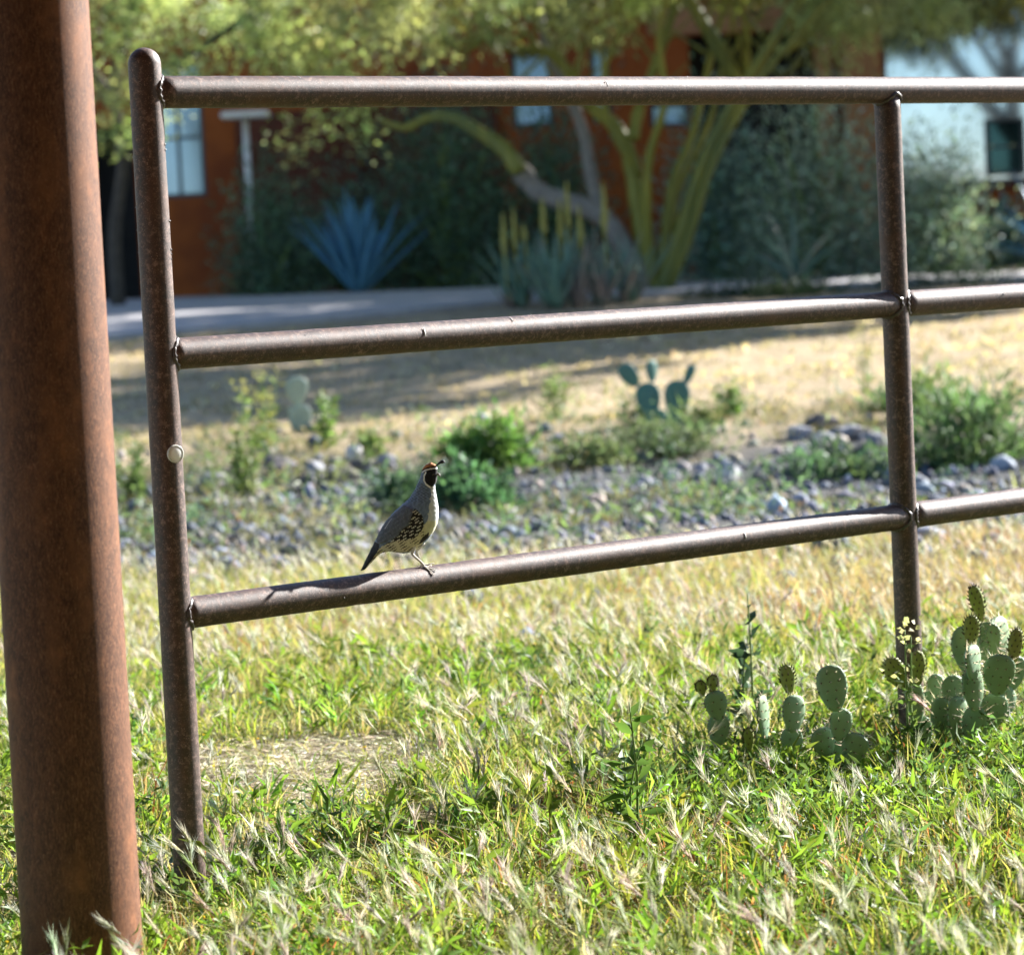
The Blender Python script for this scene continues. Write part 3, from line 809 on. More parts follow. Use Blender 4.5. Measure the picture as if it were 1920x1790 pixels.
def inpoly(px, py, poly):
    c = np.zeros(px.shape, bool); n = len(poly)
    for i in range(n):
        x0, y0 = poly[i]; x1, y1 = poly[(i + 1) % n]
        if y0 == y1: continue
        cond = ((py < y0) != (py < y1)) & (px < (x1 - x0) * (py - y0) / (y1 - y0) + x0)
        c ^= cond
    return c
def segd(px, py, pts):
    d = np.full(px.shape, 1e9)
    for (x0, y0), (x1, y1) in zip(pts[:-1], pts[1:]):
        dx, dy = x1 - x0, y1 - y0; t = np.clip(((px - x0) * dx + (py - y0) * dy) / (dx * dx + dy * dy), 0, 1)
        d = np.minimum(d, np.hypot(px - x0 - t * dx, py - y0 - t * dy))
    return d
nz = vnoise(ZX / 14, ZY / 22, 5); nz2 = vnoise(ZX / 40, ZY / 40, 6)
Cb = np.empty(ZX.shape + (3,)); Cb[:] = (.16, .215, .32)
Cb *= (.75 + .5 * nz)[..., None]
def paint(mask, c, jit=.3):
    cc = np.array(c)[None, :] * (1 - jit / 2 + jit * nz[mask])[:, None]; Cb[mask] = cc
wing = inpoly(ZX, ZY, [(640, 790), (760, 690), (880, 735), (905, 800), (850, 930), (760, 990), (690, 1080), (560, 1135), (455, 1175), (400, 1120), (430, 1010), (520, 890)])
paint(wing, (.11, .125, .155), .5)
cream_b = inpoly(ZX, ZY, [(1000, 960), (1060, 900), (1170, 880), (1170, 1010), (1060, 1060), (900, 1260), (600, 1270), (400, 1400), (190, 1530), (240, 1480), (450, 1225), (560, 1150), (690, 1105), (820, 1080), (940, 1050)])
paint(cream_b, (.60, .56, .38), .3)
breast = ZX > np.interp(ZY, [470, 560, 700, 850, 940, 1000], [1078, 1092, 1078, 1066, 1020, 1040]) + 22 * (nz - .5)
breast &= (ZY > 465) & (ZY < 1040)
paint(breast, (.62, .64, .65), .25)
low = breast & (ZY > 880); paint(low, (.62, .6, .42), .2)
# flank: black with white dashes
flank = inpoly(ZX, ZY, [(905, 725), (960, 770), (1005, 820), (1018, 900), (1005, 970), (935, 1060), (820, 1110), (700, 1118), (560, 1165), (690, 1070), (760, 985), (850, 920), (880, 800)])
paint(flank, (.018, .016, .018), .2)
ca, sa = math.cos(math.radians(33)), math.sin(math.radians(33))
sl = ZX * ca - ZY * sa; sn = ZX * sa + ZY * ca
row = np.floor(sn / 31); ph = (sl + 104 * np.mod(np.abs(np.sin(row * 12.9898)) * 43758.5453, 1)) % 104
dash = flank & (np.abs(sn / 31 - row - .5) < .15 * (1.15 - ((ph - 30) / 38) ** 2)) & (ph < 62)
paint(dash, (.72, .7, .62), .2)
# dark streaks over the pale belly
row2 = np.floor(sn / 30); ph2 = (sl + 150 * np.mod(np.abs(np.sin(row2 * 78.233)) * 43758.5453, 1)) % 150
strk = cream_b & (np.abs(sn / 30 - row2 - .5) < .16 * (1.1 - ((ph2 - 52) / 62) ** 2)) & (ph2 < 106) & (ZX < 1010) & (ZY > 1000) & ~flank
paint(strk, (.06, .04, .03), .3)
paint(inpoly(ZX, ZY, [(1068, 1015), (1052, 1085), (985, 1145), (940, 1165), (955, 1130), (1010, 1060)]), (.02, .017, .016))
tail = inpoly(ZX, ZY, [(360, 1140), (455, 1170), (440, 1240), (330, 1390), (240, 1500), (180, 1520), (190, 1480), (300, 1270)])
paint(tail, (.045, .052, .07), .6)
rump = inpoly(ZX, ZY, [(375, 1110), (365, 1190), (300, 1300), (265, 1290), (330, 1150)]); paint(rump, (.22, .23, .25), .5)
# neck scaling
neck = inpoly(ZX, ZY, [(935, 400), (1060, 480), (1080, 600), (1000, 660), (790, 640), (850, 540)])
sc_ = (np.sin(ZX / 9 + np.floor(ZY / 17) * math.pi) * .5 + .5) * ((ZY / 17) % 1)
Cb[neck] *= (.7 + .75 * sc_[neck])[:, None]
# wing feather edges
fe = wing & ((np.abs(((sn + 10 * nz2) / 46) % 1 - .5) < .05)); Cb[fe] *= 1.5
wl = segd(ZX, ZY, [(530, 980), (570, 920), (618, 855)]) < 4; Cb[wl & (LAT < 0)] = (.45, .46, .5)
# head
cap = inpoly(ZX, ZY, [(950, 300), (985, 235), (1060, 175), (1120, 180), (1150, 235), (1060, 258), (985, 296)])
paint(cap, (.40, .17, .06), .5)
paint(cap & (segd(ZX, ZY, [(955, 296), (1050, 250), (1140, 235)]) < 16), (.05, .025, .02))
face = (((ZX - 1080) / 66) ** 2 + ((ZY - 365) / 108) ** 2 < 1) | inpoly(ZX, ZY, [(1000, 300), (1070, 262), (1152, 258), (1160, 380), (1110, 470), (1060, 440), (1015, 380)])
paint(face, (.012, .011, .013), .2)
paint(segd(ZX, ZY, [(978, 296), (1030, 268), (1090, 252), (1152, 250)]) < 8, (.78, .78, .78), .1)
paint((segd(ZX, ZY, [(1025, 300), (1002, 340), (1002, 395), (1028, 440), (1078, 476)]) < 9) & ~(ZX > 1085), (.75, .75, .75), .1)
LX, LZ = zl(ZX, ZY)
push = np.zeros_like(ZX)
wsoft = wing.astype(float)
for _ in range(3): wsoft = (wsoft + np.roll(wsoft, 1, 0) + np.roll(wsoft, -1, 0) + np.roll(wsoft, 1, 1) + np.roll(wsoft, -1, 1)) / 5
LATm = LAT * K * (1 + .10 * wsoft) + np.sign(LAT) * .0016 * wsoft + np.sign(LAT) * (nz - .5) * .0011 * (side > .1)
Vq = np.stack([LX + (nz2 - .5) * .0006, LATm, LZ + (nz - .5) * .0010], -1).reshape(-1, 3)
i = (np.arange(nr - 1)[:, None] * NS); j = np.arange(NS)[None, :]
a_ = (i + j).ravel(); b_ = (i + (j + 1) % NS).ravel()
Fq = np.stack([a_, a_ + NS, b_ + NS, b_], 1)
M_plum, t_, b_s = new_mat('quail_plumage')
at_ = node(t_, 'ShaderNodeAttribute', attribute_name='Col'); t_.links.new(at_.outputs['Color'], b_s.inputs['Base Color'])
b_s.inputs['Roughness'].default_value = .75; b_s.inputs['Specular IOR Level'].default_value = .2
b_s.inputs['Sheen Weight'].default_value = .15
bump(t_, b_s, noise_of(t_, 900, 3, .6), .35, .0006)
body = add_mesh('body', Vq, Fq, M_plum, quail, True, Cb.reshape(-1, 3))
M_black = noisy('black_feather', (.008, .008, .01), (.02, .02, .022), 300, .5, 0)
M_eye, _t, _b = new_mat('dark_eye'); _b.inputs['Base Color'].default_value = (.03, .02, .016, 1); _b.inputs['Roughness'].default_value = .08
M_bill = noisy('highlit_bill', (.2, .2, .19), (.34, .33, .31), 300, .4, 0)  # black bill, its pale highlight put into a lighter grey
M_leg = noisy('grey_leg_skin', (.55, .52, .46), (.66, .62, .56), 400, .6, .3, .0005)
def q3(zx, zy, lat): x, z = zl(zx, zy); return np.array([float(x), lat * K, float(z)])
pl = spline([q3(1118, 246, 0), q3(1150, 212, 0), q3(1185, 184, 0), q3(1222, 172, 0), q3(1248, 184, 0)], 5)
v, f = tube(pl, np.concatenate([np.linspace(7, 10, 6), np.linspace(10, 23, 9), np.linspace(22, 4, 6)]) * K, 10); G = Geo(); G.add(v, f); G.build('plume', M_black, quail)
for s in (-1, 1):
    iv2, if2 = ico(3); G = Geo(); G.add(iv2 * np.array([15, 9, 15]) * K + q3(1112, 322, 60 * s), if2); G.build('eye', M_eye, quail)
bl = spline([q3(1128, 325, 0), q3(1158, 322, 0), q3(1182, 338, 0), q3(1188, 356, 0)], 5)
v, f = tube(bl, np.linspace(26, 3, len(bl)) * K, 12); G = Geo(); G.add(v * [1, .75, 1], f); G.build('bill', M_bill, quail)
fdl = np.array([math.cos(math.atan2(FD[1], FD[0]) - YAW), math.sin(math.atan2(FD[1], FD[0]) - YAW), 0]); latl = np.array([-fdl[1], fdl[0], 0])
def on_rail(u, v_):
    v_ = max(-.028, min(.028, v_)); r = .0298
    return fdl * u + latl * v_ + np.array([0, 0, math.sqrt(r * r - v_ * v_) - r + .0022])
for (hipx, hipy, s, u0, v0) in ((880, 1190, -1, .0, -.010), (960, 1160, 1, .014, .012)):
    ft = on_rail(u0, v0); hip = q3(hipx, hipy, 70 * s); knee = (hip + ft) / 2 + np.array([-.012, 0, .004])
    G = Geo()
    v, f = tube(spline([hip, hip * .55 + knee * .45, knee, ft + [0, 0, .006], ft], 5), np.linspace(.0040, .0014, 21), 9); G.add(v, f)
    leg = G.build('leg', M_leg, quail)
    for (da, L) in ((-.45, .022), (0, .027), (.45, .021), (math.pi, .012)):
        pts = []
        for q in range(6):
            t = q / 5; d_ = .6 * 0 + da - .55
            pts.append(on_rail(u0 + math.cos(d_) * L * t, v0 + math.sin(d_) * L * t) + np.array([0, 0, .0012 * math.sin(t * 9)]))
        v, f = tube(pts, np.linspace(.0018, .0009, 6), 7); G = Geo(); G.add(v, f); G.build('toe', M_leg, leg)

# ------------------------------------------------------------------ prickly pears
def cactus_mat(name, a, b, c3): return noisy(name, a, b, 14, .55, .25, .004, spec=.35, c3=c3)
M_pad = cactus_mat('cactus_pad_skin', (.19, .305, .18), (.25, .37, .235), (.23, .31, .15))
M_padblue = cactus_mat('blue_cactus_skin', (.06, .16, .13), (.08, .2, .16), (.07, .17, .15))
M_young = cactus_mat('young_pad_skin', (.22, .29, .06), (.3, .36, .09), (.3, .26, .09))
M_tuber = noisy('dark_bud_tips', (.05, .04, .02), (.11, .07, .03), 80, .6, 0)
M_spine = noisy('pale_spine', (.6, .55, .44), (.78, .74, .64), 80, .5, 0)
def pad_mesh(w_, h_, t_, nu=22, nv=16, obo=.25):
    V = []; F = []
    for i in range(nv + 1):
        ph = math.pi * i / nv; z = -math.cos(ph)
        wz = math.sin(ph) ** .85 * (1 + obo * z)
        for k in range(nu):
            a = 2 * math.pi * k / nu
            V.append((w_ / 2 * wz * math.cos(a), t_ / 2 * math.sin(ph) ** .5 * (1 + .1 * z) * math.sin(a), h_ / 2 * (z + 1)))
    for i in range(nv):
        for k in range(nu):
            q = (k + 1) % nu; F.append((i * nu + k, i * nu + q, (i + 1) * nu + q, (i + 1) * nu + k))
    return np.array(V), F
def rotm(tilt, yaw, lean):
    return np.array(Matrix.Rotation(yaw, 3, 'Z') @ Matrix.Rotation(tilt, 3, 'Y') @ Matrix.Rotation(lean, 3, 'X'))
def cactus(label, Y, basepx, pads, group, spiny=True, skin=None, name='prickly_pear'):
    b = at(*basepx, Y); b[2] = float(gz(b[0], b[1]))
    o = empty(name, b, label, 'cactus', group); s = ppm(Y)
    for (px, py, wp, hp, tilt, yaw, young, dy) in pads:
        c = at(px, py, Y + dy); w_, h_ = wp / s / max(.35, abs(math.cos(math.radians(yaw)))), hp / s
        t_ = min(.022, w_ * .3) if not young else w_ * .45
        Rm = rotm(math.radians(tilt), math.radians(yaw), rng.uniform(-.15, .15))
        V, F = pad_mesh(w_, h_, t_); V[:, 2] -= h_ / 2
        V += (V / (np.linalg.norm(V, axis=1)[:, None] + 1e-9)) * rng.normal(0, .0006, (len(V), 1))
        p = add_mesh('young_pad' if young else 'pad', V @ Rm.T + (c - b), F, M_young if young else (skin or M_pad), o)
        # areoles on both faces and along the rim
        pts = []; nn = []
        n1 = 9 if not young else 7
        step = .019 if not young else .0125
        zs = np.arange(-h_ * .42, h_ * .46, step)
        for q, z in enumerate(zs):
            wz = w_ / 2 * math.sqrt(max(0, 1 - (2 * z / h_) ** 2)) * (1 + .25 * 2 * z / h_)
            xs = np.arange(-wz, wz + 1e-6, step) + (step / 2 if q % 2 else 0)
            for x in xs:
                if abs(x) > wz * 1.0: continue
                rr = (x / (w_ / 2)) ** 2 + (2 * z / h_) ** 2
                for sd_ in (-1, 1):
                    yy = t_ / 2 * math.sqrt(max(0.02, 1 - min(rr, 1) ** 2.2)) * sd_
                    pts.append((x, yy, z)); nn.append((x / w_ * .8, sd_ * .8, z / h_ * .8))
        for a in np.arange(-.3, math.pi + .3, .24):
            ph = math.pi / 2 - a + math.pi / 2
            z = math.sin(a) * h_ / 2; x = math.cos(a) * w_ / 2 * (1 + .25 * math.sin(a)); pts.append((x * .99, 0, z * .99)); nn.append((math.cos(a), 0, math.sin(a)))
        pts = np.array(pts); nn = np.array(nn); nn /= np.linalg.norm(nn, axis=1)[:, None]
        Sx = Soup(); m = len(pts); k = 3 if not young else 1
        if spiny:
            P = np.repeat(pts, k, 0); N = np.repeat(nn, k, 0)
            N = N + rng.normal(0, .45, N.shape)
            rim = (np.abs(np.repeat(nn, k, 0)[:, 1]) < .05)
            L = np.where(rim, rng.uniform(.012, .040, len(P)), rng.uniform(.004, .018, len(P)))
            L = np.where(rng.uniform(0, 1, len(P)) < .35, L, L * .45)
            Wd_ = np.full(len(P), .0021)
            if not young:
                Sx.spikes(P @ Rm.T + (c - b), N @ Rm.T, L, Wd_, vary((.62, .56, .44), len(P), .15, .04))
        if Sx.V:
            tag(Sx.build('spines', M_awn, p), kind='stuff')
        # areole cushions / fleshy leaf tips
        G = Geo(); cv = np.array([(1, 0, 0), (-.5, .87, 0), (-.5, -.87, 0), (0, 0, 1)]); cf_ = [(0, 1, 3), (1, 2, 3), (2, 0, 3)]
        for q in range(m):
            n_ = nn[q] * [1, 1, 1] + ([0, 0, .9] if young else [0, 0, 0]); n_ = n_ / np.linalg.norm(n_)
            u_ = np.cross(n_, [.3, .2, .9]); u_ /= np.linalg.norm(u_); v2 = np.cross(n_, u_)
            r_, l_ = (.0024, .0095) if young else (.0028, .0024)
            G.add((pts[q] + cv[:, 0:1] * r_ * u_ + cv[:, 1:2] * r_ * v2 + cv[:, 2:3] * l_ * n_) @ Rm.T + (c - b), cf_)
        tag(G.build('areoles' if not young else 'leaf_tips', M_tuber, p, False), kind='stuff')
    return o
gcact = 'prickly pears in the grass by the fence'
# (px, py, width, height, tilt, yaw, young, depth offset)
cactus('large spiny prickly pear with many pads at the right edge', 7.0, (1815, 1418), [
    (1812, 1218, 56, 92, -4, 15, 0, .03), (1851, 1202, 48, 74, 6, -10, 0, .06), (1872, 1192, 48, 72, -14, 50, 0, .08), (1873, 1265, 58, 80, 8, 0, 0, -.03), (1824, 1243, 34, 70, 3, 60, 0, -.04),
    (1825, 1292, 42, 84, 0, 30, 0, -.02), (1768, 1352, 44, 90, -4, 10, 0, .04), (1797, 1352, 42, 96, 2, 35, 0, .02), (1828, 1368, 44, 92, 2, -20, 0, 0), (1880, 1318, 50, 70, 20, 20, 0, .05),
    (1846, 1240, 52, 80, 10, 20, 0, .07), (1792, 1304, 46, 80, -12, 15, 0, .06), (1862, 1334, 52, 72, 14, 10, 0, .03), (1900, 1262, 46, 70, 18, 10, 0, .07),
    (1833, 1132, 27, 72, -14, 10, 1, .06), (1821, 1184, 29, 62, 4, 0, 1, -.02), (1903, 1213, 27, 70, 9, 10, 1, -.02)], gcact)
cactus('prickly pear with two upright young pads in front of the right fence post', 7.05, (1722, 1400), [
    (1716, 1316, 36, 80, -5, 10, 0, 0), (1752, 1292, 36, 60, 20, 30, 0, .05), (1728, 1375, 40, 70, 0, 0, 0, .02), (1680, 1262, 39, 66, -26, 0, 1, 0), (1721, 1252, 29, 66, 4, 10, 1, -.01)], gcact)
cactus('prickly pear with one broad dotted pad standing above the grass', 6.75, (1572, 1440), [
    (1561, 1290, 56, 88, -6, 0, 0, -.02), (1576, 1358, 42, 62, 12, 10, 0, 0), (1545, 1392, 44, 60, -20, 20, 0, .02), (1602, 1402, 48, 56, 24, -10, 0, .0), (1575, 1412, 50, 70, 0, 0, 0, .05)], gcact)
cactus('small prickly pear with a yellow-green bud pad left of the broad pad', 6.8, (1486, 1425), [
    (1488, 1338, 44, 72, 10, 30, 0, 0), (1486, 1392, 40, 60, -5, 0, 0, .02), (1477, 1274, 28, 56, -6, 0, 1, .01)], gcact)
cactus('small prickly pear with brown-tipped buds, leftmost in the grass', 6.85, (1346, 1410), [
    (1343, 1322, 42, 56, -10, 10, 0, 0), (1347, 1368, 40, 62, 6, 0, 0, .02), (1315, 1291, 17, 30, -14, 0, 1, 0), (1336, 1282, 18, 32, 4, 0, 1, 0), (1431, 1345, 24, 84, 3, 60, 0, .03), (1404, 1386, 20, 44, -6, 20, 1, -.05)], gcact)
cactus('dark blue-green prickly pear with two round ears on the far bank', 20.2, (1258, 822), [
    (1180, 704, 32, 52, -34, 0, 0, 0), (1216, 750, 46, 66, -6, 5, 0, 0), (1269, 750, 48, 76, 4, 0, 0, 0), (1292, 702, 18, 40, 26, 10, 0, 0), (1222, 696, 22, 42, 2, 40, 0, .05), (1262, 802, 40, 56, 4, 0, 0, .02), (1238, 792, 38, 60, -40, 10, 0, .05)], None, False, M_padblue)
M_padpale = cactus_mat('pale_cactus_skin', (.25, .33, .27), (.34, .42, .34), (.28, .36, .28))
cactus('pale green prickly pear pad among weeds on the left bank', 21.3, (562, 815), [(556, 732, 40, 52, 3, 20, 0, 0), (562, 786, 42, 58, 6, 0, 0, 0)], None, False, M_padpale)

# ------------------------------------------------------------------ weeds, one by one
def weed(name, basepx, Y, hpx, wpx, nst, base, label, leafL, leafW, group=None, flower=None, nl=14, cat='weed', mat=None, spread=.35):
    b = at(basepx[0], basepx[1], Y); b[2] = float(gz(b[0], b[1])); s = ppm(Y)
    H = max(.04, at(basepx[0], basepx[1] - hpx, Y)[2] - b[2]); W = wpx / s
    o = empty(name, b, label, cat, group)
    G = Geo(); S = Soup(); FS = Soup()
    for k in range(nst):
        a = rng.uniform(0, 2 * math.pi); r = rng.uniform(0, 1) * W / 2
        tip = np.array([math.cos(a) * r, math.sin(a) * r * .7, H * rng.uniform(.6, 1)])
        if k == 0: tip = np.array([0.0, 0, H])
        root = np.array([tip[0] * spread, tip[1] * spread, -.01])
        path = spline([root, root * .5 + tip * .5 + rng.normal(0, .03, 3) * H, tip], 5)
        v, f = tube(path, np.linspace(.006, .002, len(path)) * (.35 + H), 5); G.add(v, f)
        t = rng.uniform(.1, 1, nl); idx = np.clip((t * (len(path) - 1)).astype(int), 0, len(path) - 1)
        P = path[idx]; D = dirs(nl, -.2, .9)
        S.leaves(P, D, rng.uniform(.6, 1.25, nl) * leafL * (1.25 - .6 * t), rng.uniform(.7, 1.2, nl) * leafW, vary(base, nl, .25, .07))
        if flower is not None:
            n_ = 16; P = tip + rng.normal(0, .012 + .02 * H, (n_, 3))
            FS.leaves(P, dirs(n_, -.2, 1), np.full(n_, .012 + .012 * H), np.full(n_, .008 + .012 * H), vary(flower, n_, .1, .05))
    G.build('stem', M_stem, o); S.build('leaves', M_leaf, o)
    if FS.V: tag(FS.build('flowers', M_leaf, o), kind='stuff')
    return o
weed('dark_weed', (1408, 1262), 7.5, 150, 60, 2, (.035, .07, .045), 'tall dark leafy weed rising alone left of the right fence post', .06, .02, nl=22)
weed('flowering_weed', (1702, 1320), 6.95, 140, 34, 3, (.13, .2, .06), 'pale flowering weed stem in front of the right fence post', .036, .012, flower=(.5, .5, .3), nl=18)
weed('weed', (1190, 1545), 6.15, 230, 130, 3, (.08, .15, .035), 'leafy weed with broad leaves in the middle of the grass', .062, .02, nl=20)
weed('tall_weed', (458, 925), 18.2, 200, 120, 9, (.14, .2, .06), 'tall yellow-flowered weed on the left bank beside the end post', .09, .02, flower=(.38, .36, .12), nl=26)
weed('tall_weed', (500, 850), 20.5, 150, 70, 5, (.15, .21, .08), 'thin yellow-flowered weed left of the pale cactus pad', .09, .02, flower=(.36, .36, .14), nl=22)
weed('tall_weed', (612, 860), 20.0, 130, 90, 6, (.14, .22, .07), 'slender light green weed right of the pale cactus pad', .09, .022, nl=26)
weed('tall_weed', (1035, 800), 21.0, 130, 110, 6, (.14, .2, .07), 'sparse pale weed behind the bird on the far bank', .09, .02, nl=20)
weed('tall_weed', (700, 870), 19.5, 70, 130, 8, (.12, .19, .06), 'low pale weed on the bank left of the round green bush', .08, .02, nl=22)
weed('tall_weed', (1380, 800), 21.0, 90, 110, 7, (.09, .17, .04), 'bright green weed right of the blue-green cactus', .09, .022, nl=26)
weed('tall_weed', (1195, 815), 20.6, 80, 90, 8, (.08, .13, .045), 'leafy weed at the left foot of the blue-green cactus', .08, .02, nl=26)
weed('tall_weed', (1325, 820), 20.0, 70, 120, 9, (.09, .13, .05), 'leafy weed at the right foot of the blue-green cactus', .08, .02, nl=26)
weed('tall_weed', (1625, 765), 22.0, 160, 60, 4, (.14, .17, .07), 'tall thin pale weed beside the right fence post', .07, .014, nl=16, flower=(.45, .4, .2))
weed('tall_weed', (255, 930), 18.0, 110, 110, 8, (.11, .18, .06), 'green weed between the steel column and the end post', .08, .022, nl=24)
gb = 'green bushes along the bank'
bush('green_bush', 915, 880, 18.3, 165, 88, (.10, .19, .05), 1300, .08, .024, 'round bright green bush on the bank right above the bird', gb, 'bush', M_leaf)
bush('green_bush', 885, 965, 16.6, 190, 80, (.07, .15, .08), 1100, .075, .024, 'dark green low bush directly right of the bird', gb, 'bush', M_leaf)
bush('green_bush', 745, 945, 17.0, 150, 60, (.08, .15, .09), 800, .06, .02, 'small blue-green bush left of the bird', gb, 'bush', M_leaf)
bush('green_bush', 1820, 890, 18.0, 340, 145, (.11, .19, .085), 1500, .13, .018, 'wide tall green bush right of the right fence post', gb, 'bush', M_leaf)
bush('green_bush', 1760, 830, 20.2, 200, 130, (.11, .18, .06), 1300, .09, .02, 'lighter green bush behind the wide bush at the right', gb, 'bush', M_leaf)
bush('green_bush', 1560, 920, 17.6, 230, 80, (.07, .125, .07), 1100, .075, .022, 'low dark bush left of the right fence post', gb, 'bush', M_leaf)
bush('green_bush', 1650, 805, 20.8, 90, 80, (.08, .15, .07), 600, .07, .02, 'small green bush behind the right fence post', gb, 'bush', M_leaf)
bush('green_bush', 1110, 870, 18.6, 190, 45, (.12, .16, .08), 800, .06, .016, 'thin dull green bush below the blue-green cactus', gb, 'bush', M_leaf)
bush('green_bush', 1245, 850, 19.0, 260, 60, (.10, .14, .075), 1300, .06, .016, 'olive bush under the pads of the blue-green cactus', gb, 'bush', M_leaf)

# ------------------------------------------------------------------ rocks and gravel in the wash
iv2, if2 = ico(3)
def rock(px, py, wpx, hpx, mat, label, group='rocks in the dry wash'):
    p = gp(px, py + hpx * .35); s = ppm(p[1])
    V = iv2.copy(); V = V / (np.abs(V).max(1)[:, None] ** .35)
    q = rng.uniform(0, 9)
    V *= (1 + .35 * (vnoise(V[:, 0] * 1.7 + q, V[:, 1] * 1.7 + V[:, 2] * 2.1, 9) - .5) + .12 * (vnoise(V[:, 0] * 5 + q, V[:, 2] * 5 + V[:, 1] * 3, 10) - .5))[:, None]
    for _ in range(5):
        n_ = dirs(1)[0]; d_ = V @ n_; lim = .82; V -= np.maximum(0, d_ - lim)[:, None] * n_
    V = V * np.array([wpx / s / 2, wpx / s / 2 * .8, hpx / s * .6])
    p = np.array([p[0], p[1], float(gz(p[0], p[1])) + hpx / s * .22])
    o = add_mesh('rock', V, if2, mat, None, False, loc=tuple(p)); o.rotation_euler = (0, 0, rng.uniform(0, 6))
    return tag(o, label, 'rock', group)
for a in ((1362, 888, 46, 54, M_rockpale, 'round pale stone left of the right fence post in the wash'),
          (520, 876, 62, 50, M_rockdark, 'dark angular rock right of the tall yellow-flowered weed'),
          (592, 880, 44, 36, M_rock, 'grey rock below the slender light green weed'),
          (680, 874, 46, 34, M_rockdark, 'dark reddish rock up on the bank left of the bird'),
          (725, 866, 46, 32, M_rock, 'blue-grey rock next to the dark reddish rock'),
          (622, 896, 36, 40, M_rockdark, 'black upright rock below the dark reddish rock'),
          (664, 850, 40, 34, M_rockpale, 'pale rock above the dark reddish rock'),
          (400, 900, 70, 34, M_rock, 'flat grey rock beside the end post'),
          (470, 910, 50, 28, M_rockpale, 'small pale rock under the tall yellow-flowered weed'),
          (390, 945, 60, 34, M_rockdark, 'dark flat rock low beside the end post'),
          (1540, 792, 66, 34, M_rockdark, 'dark rock on top of the rock pile by the right fence post'),
          (1500, 812, 58, 32, M_rock, 'grey rock at the left end of the rock pile'),
          (1590, 812, 70, 32, M_rock, 'broad blue-grey rock in the rock pile'),
          (1640, 826, 50, 30, M_rock, 'grey rock of the pile touching the right fence post'),
          (1545, 822, 60, 26, M_rock, 'low grey rock in front of the rock pile'),
          (1210, 905, 40, 24, M_rock, 'grey stone in the wash below the cactus'),
          (1260, 890, 36, 24, M_rockpale, 'pale small stone in the wash left of the round stone'),
          (1450, 910, 34, 26, M_rockdark, 'dark stone right of the round pale stone'),
          (300, 915, 44, 30, M_rock, 'grey rock showing between the column and the end post')):
    rock(*a)
iv1, if1 = ico(1); if1 = np.array(if1)
N = 6000
yy = rng.normal(15.9, 2.0, N); xx = rng.uniform(-4.2, 4.6, N) * yy / 17
sz = np.exp(rng.normal(math.log(.019), .5, N)); sz = np.minimum(sz, .07)
Vr = iv1[None] * (1 + rng.uniform(-.25, .25, (N, 12 if len(iv1) == 12 else len(iv1), 1))) * (sz[:, None] * rng.uniform(.6, 1.3, (N, 3)))[:, None, :]
Vr[:, :, 0] += xx[:, None]; Vr[:, :, 1] += yy[:, None]; Vr[:, :, 2] += (gz(xx, yy) + sz * .3)[:, None]
Fr = (if1[None] + (np.arange(N) * len(iv1))[:, None, None]).reshape(-1, 3)
Cr = np.where(rng.uniform(0, 1, (N, 1)) < .75, vary((.12, .135, .17), N, .4, .05), vary((.24, .21, .19), N, .3, .06))  # blue-grey stones, lowered in tone to carry shade over the wash
M_grav, t_, b_ = new_mat('gravel'); a2 = node(t_, 'ShaderNodeAttribute', attribute_name='Col'); t_.links.new(a2.outputs['Color'], b_.inputs['Base Color']); b_.inputs['Roughness'].default_value = .9
tag(add_mesh('gravel', Vr.reshape(-1, 3), Fr, M_grav, None, False, np.repeat(Cr, len(iv1), 0)), 'grey gravel and small stones scattered in the dry wash', 'gravel', kind='stuff')

# ------------------------------------------------------------------ grass
BARE = gp(555, 1440)
def bare_mask(x, y):
    d = ((x - BARE[0]) / .34) ** 2 + ((y - BARE[1]) / .52) ** 2 + .9 * (vnoise(x * 6, y * 6, 21) - .5)
    b2 = vnoise(x * 1.6 + 7, y * 1.1, 22) > .86
    return np.clip(d - .55, 0, 1) * np.where(b2, .35, 1)
def scatter(n, y0, y1, dens=None, pw=1.0, margin=1.25):
    y = y0 + (y1 - y0) * rng.uniform(0, 1, n) ** pw
    hw = y * .163 + margin; x = rng.uniform(-1, 1, n) * hw
    k = np.ones(n, bool)
    if dens is not None: k &= rng.uniform(0, 1, n) < dens(x, y)
    k &= (np.hypot(x - BX, y - bY) > BR + .01) & (np.hypot(x - X1, y - Y1) > .034) & (np.hypot(x - X2, y - Y2) > .034)
    x, y = x[k], y[k]
    return np.stack([x, y, gz(x, y) - .004], 1)
def greenness(x, y):
    g_ = .55 * vnoise(x * 1.5, y * 1.2, 31) + .45 * vnoise(x * 4.5, y * 3.5, 32)
    g_ = g_ + .12 * np.clip(x, -1, 1) - np.clip((y - 8.4) / 3.2, 0, .45)
    return np.clip((g_ - .22) / .36, 0, 1)
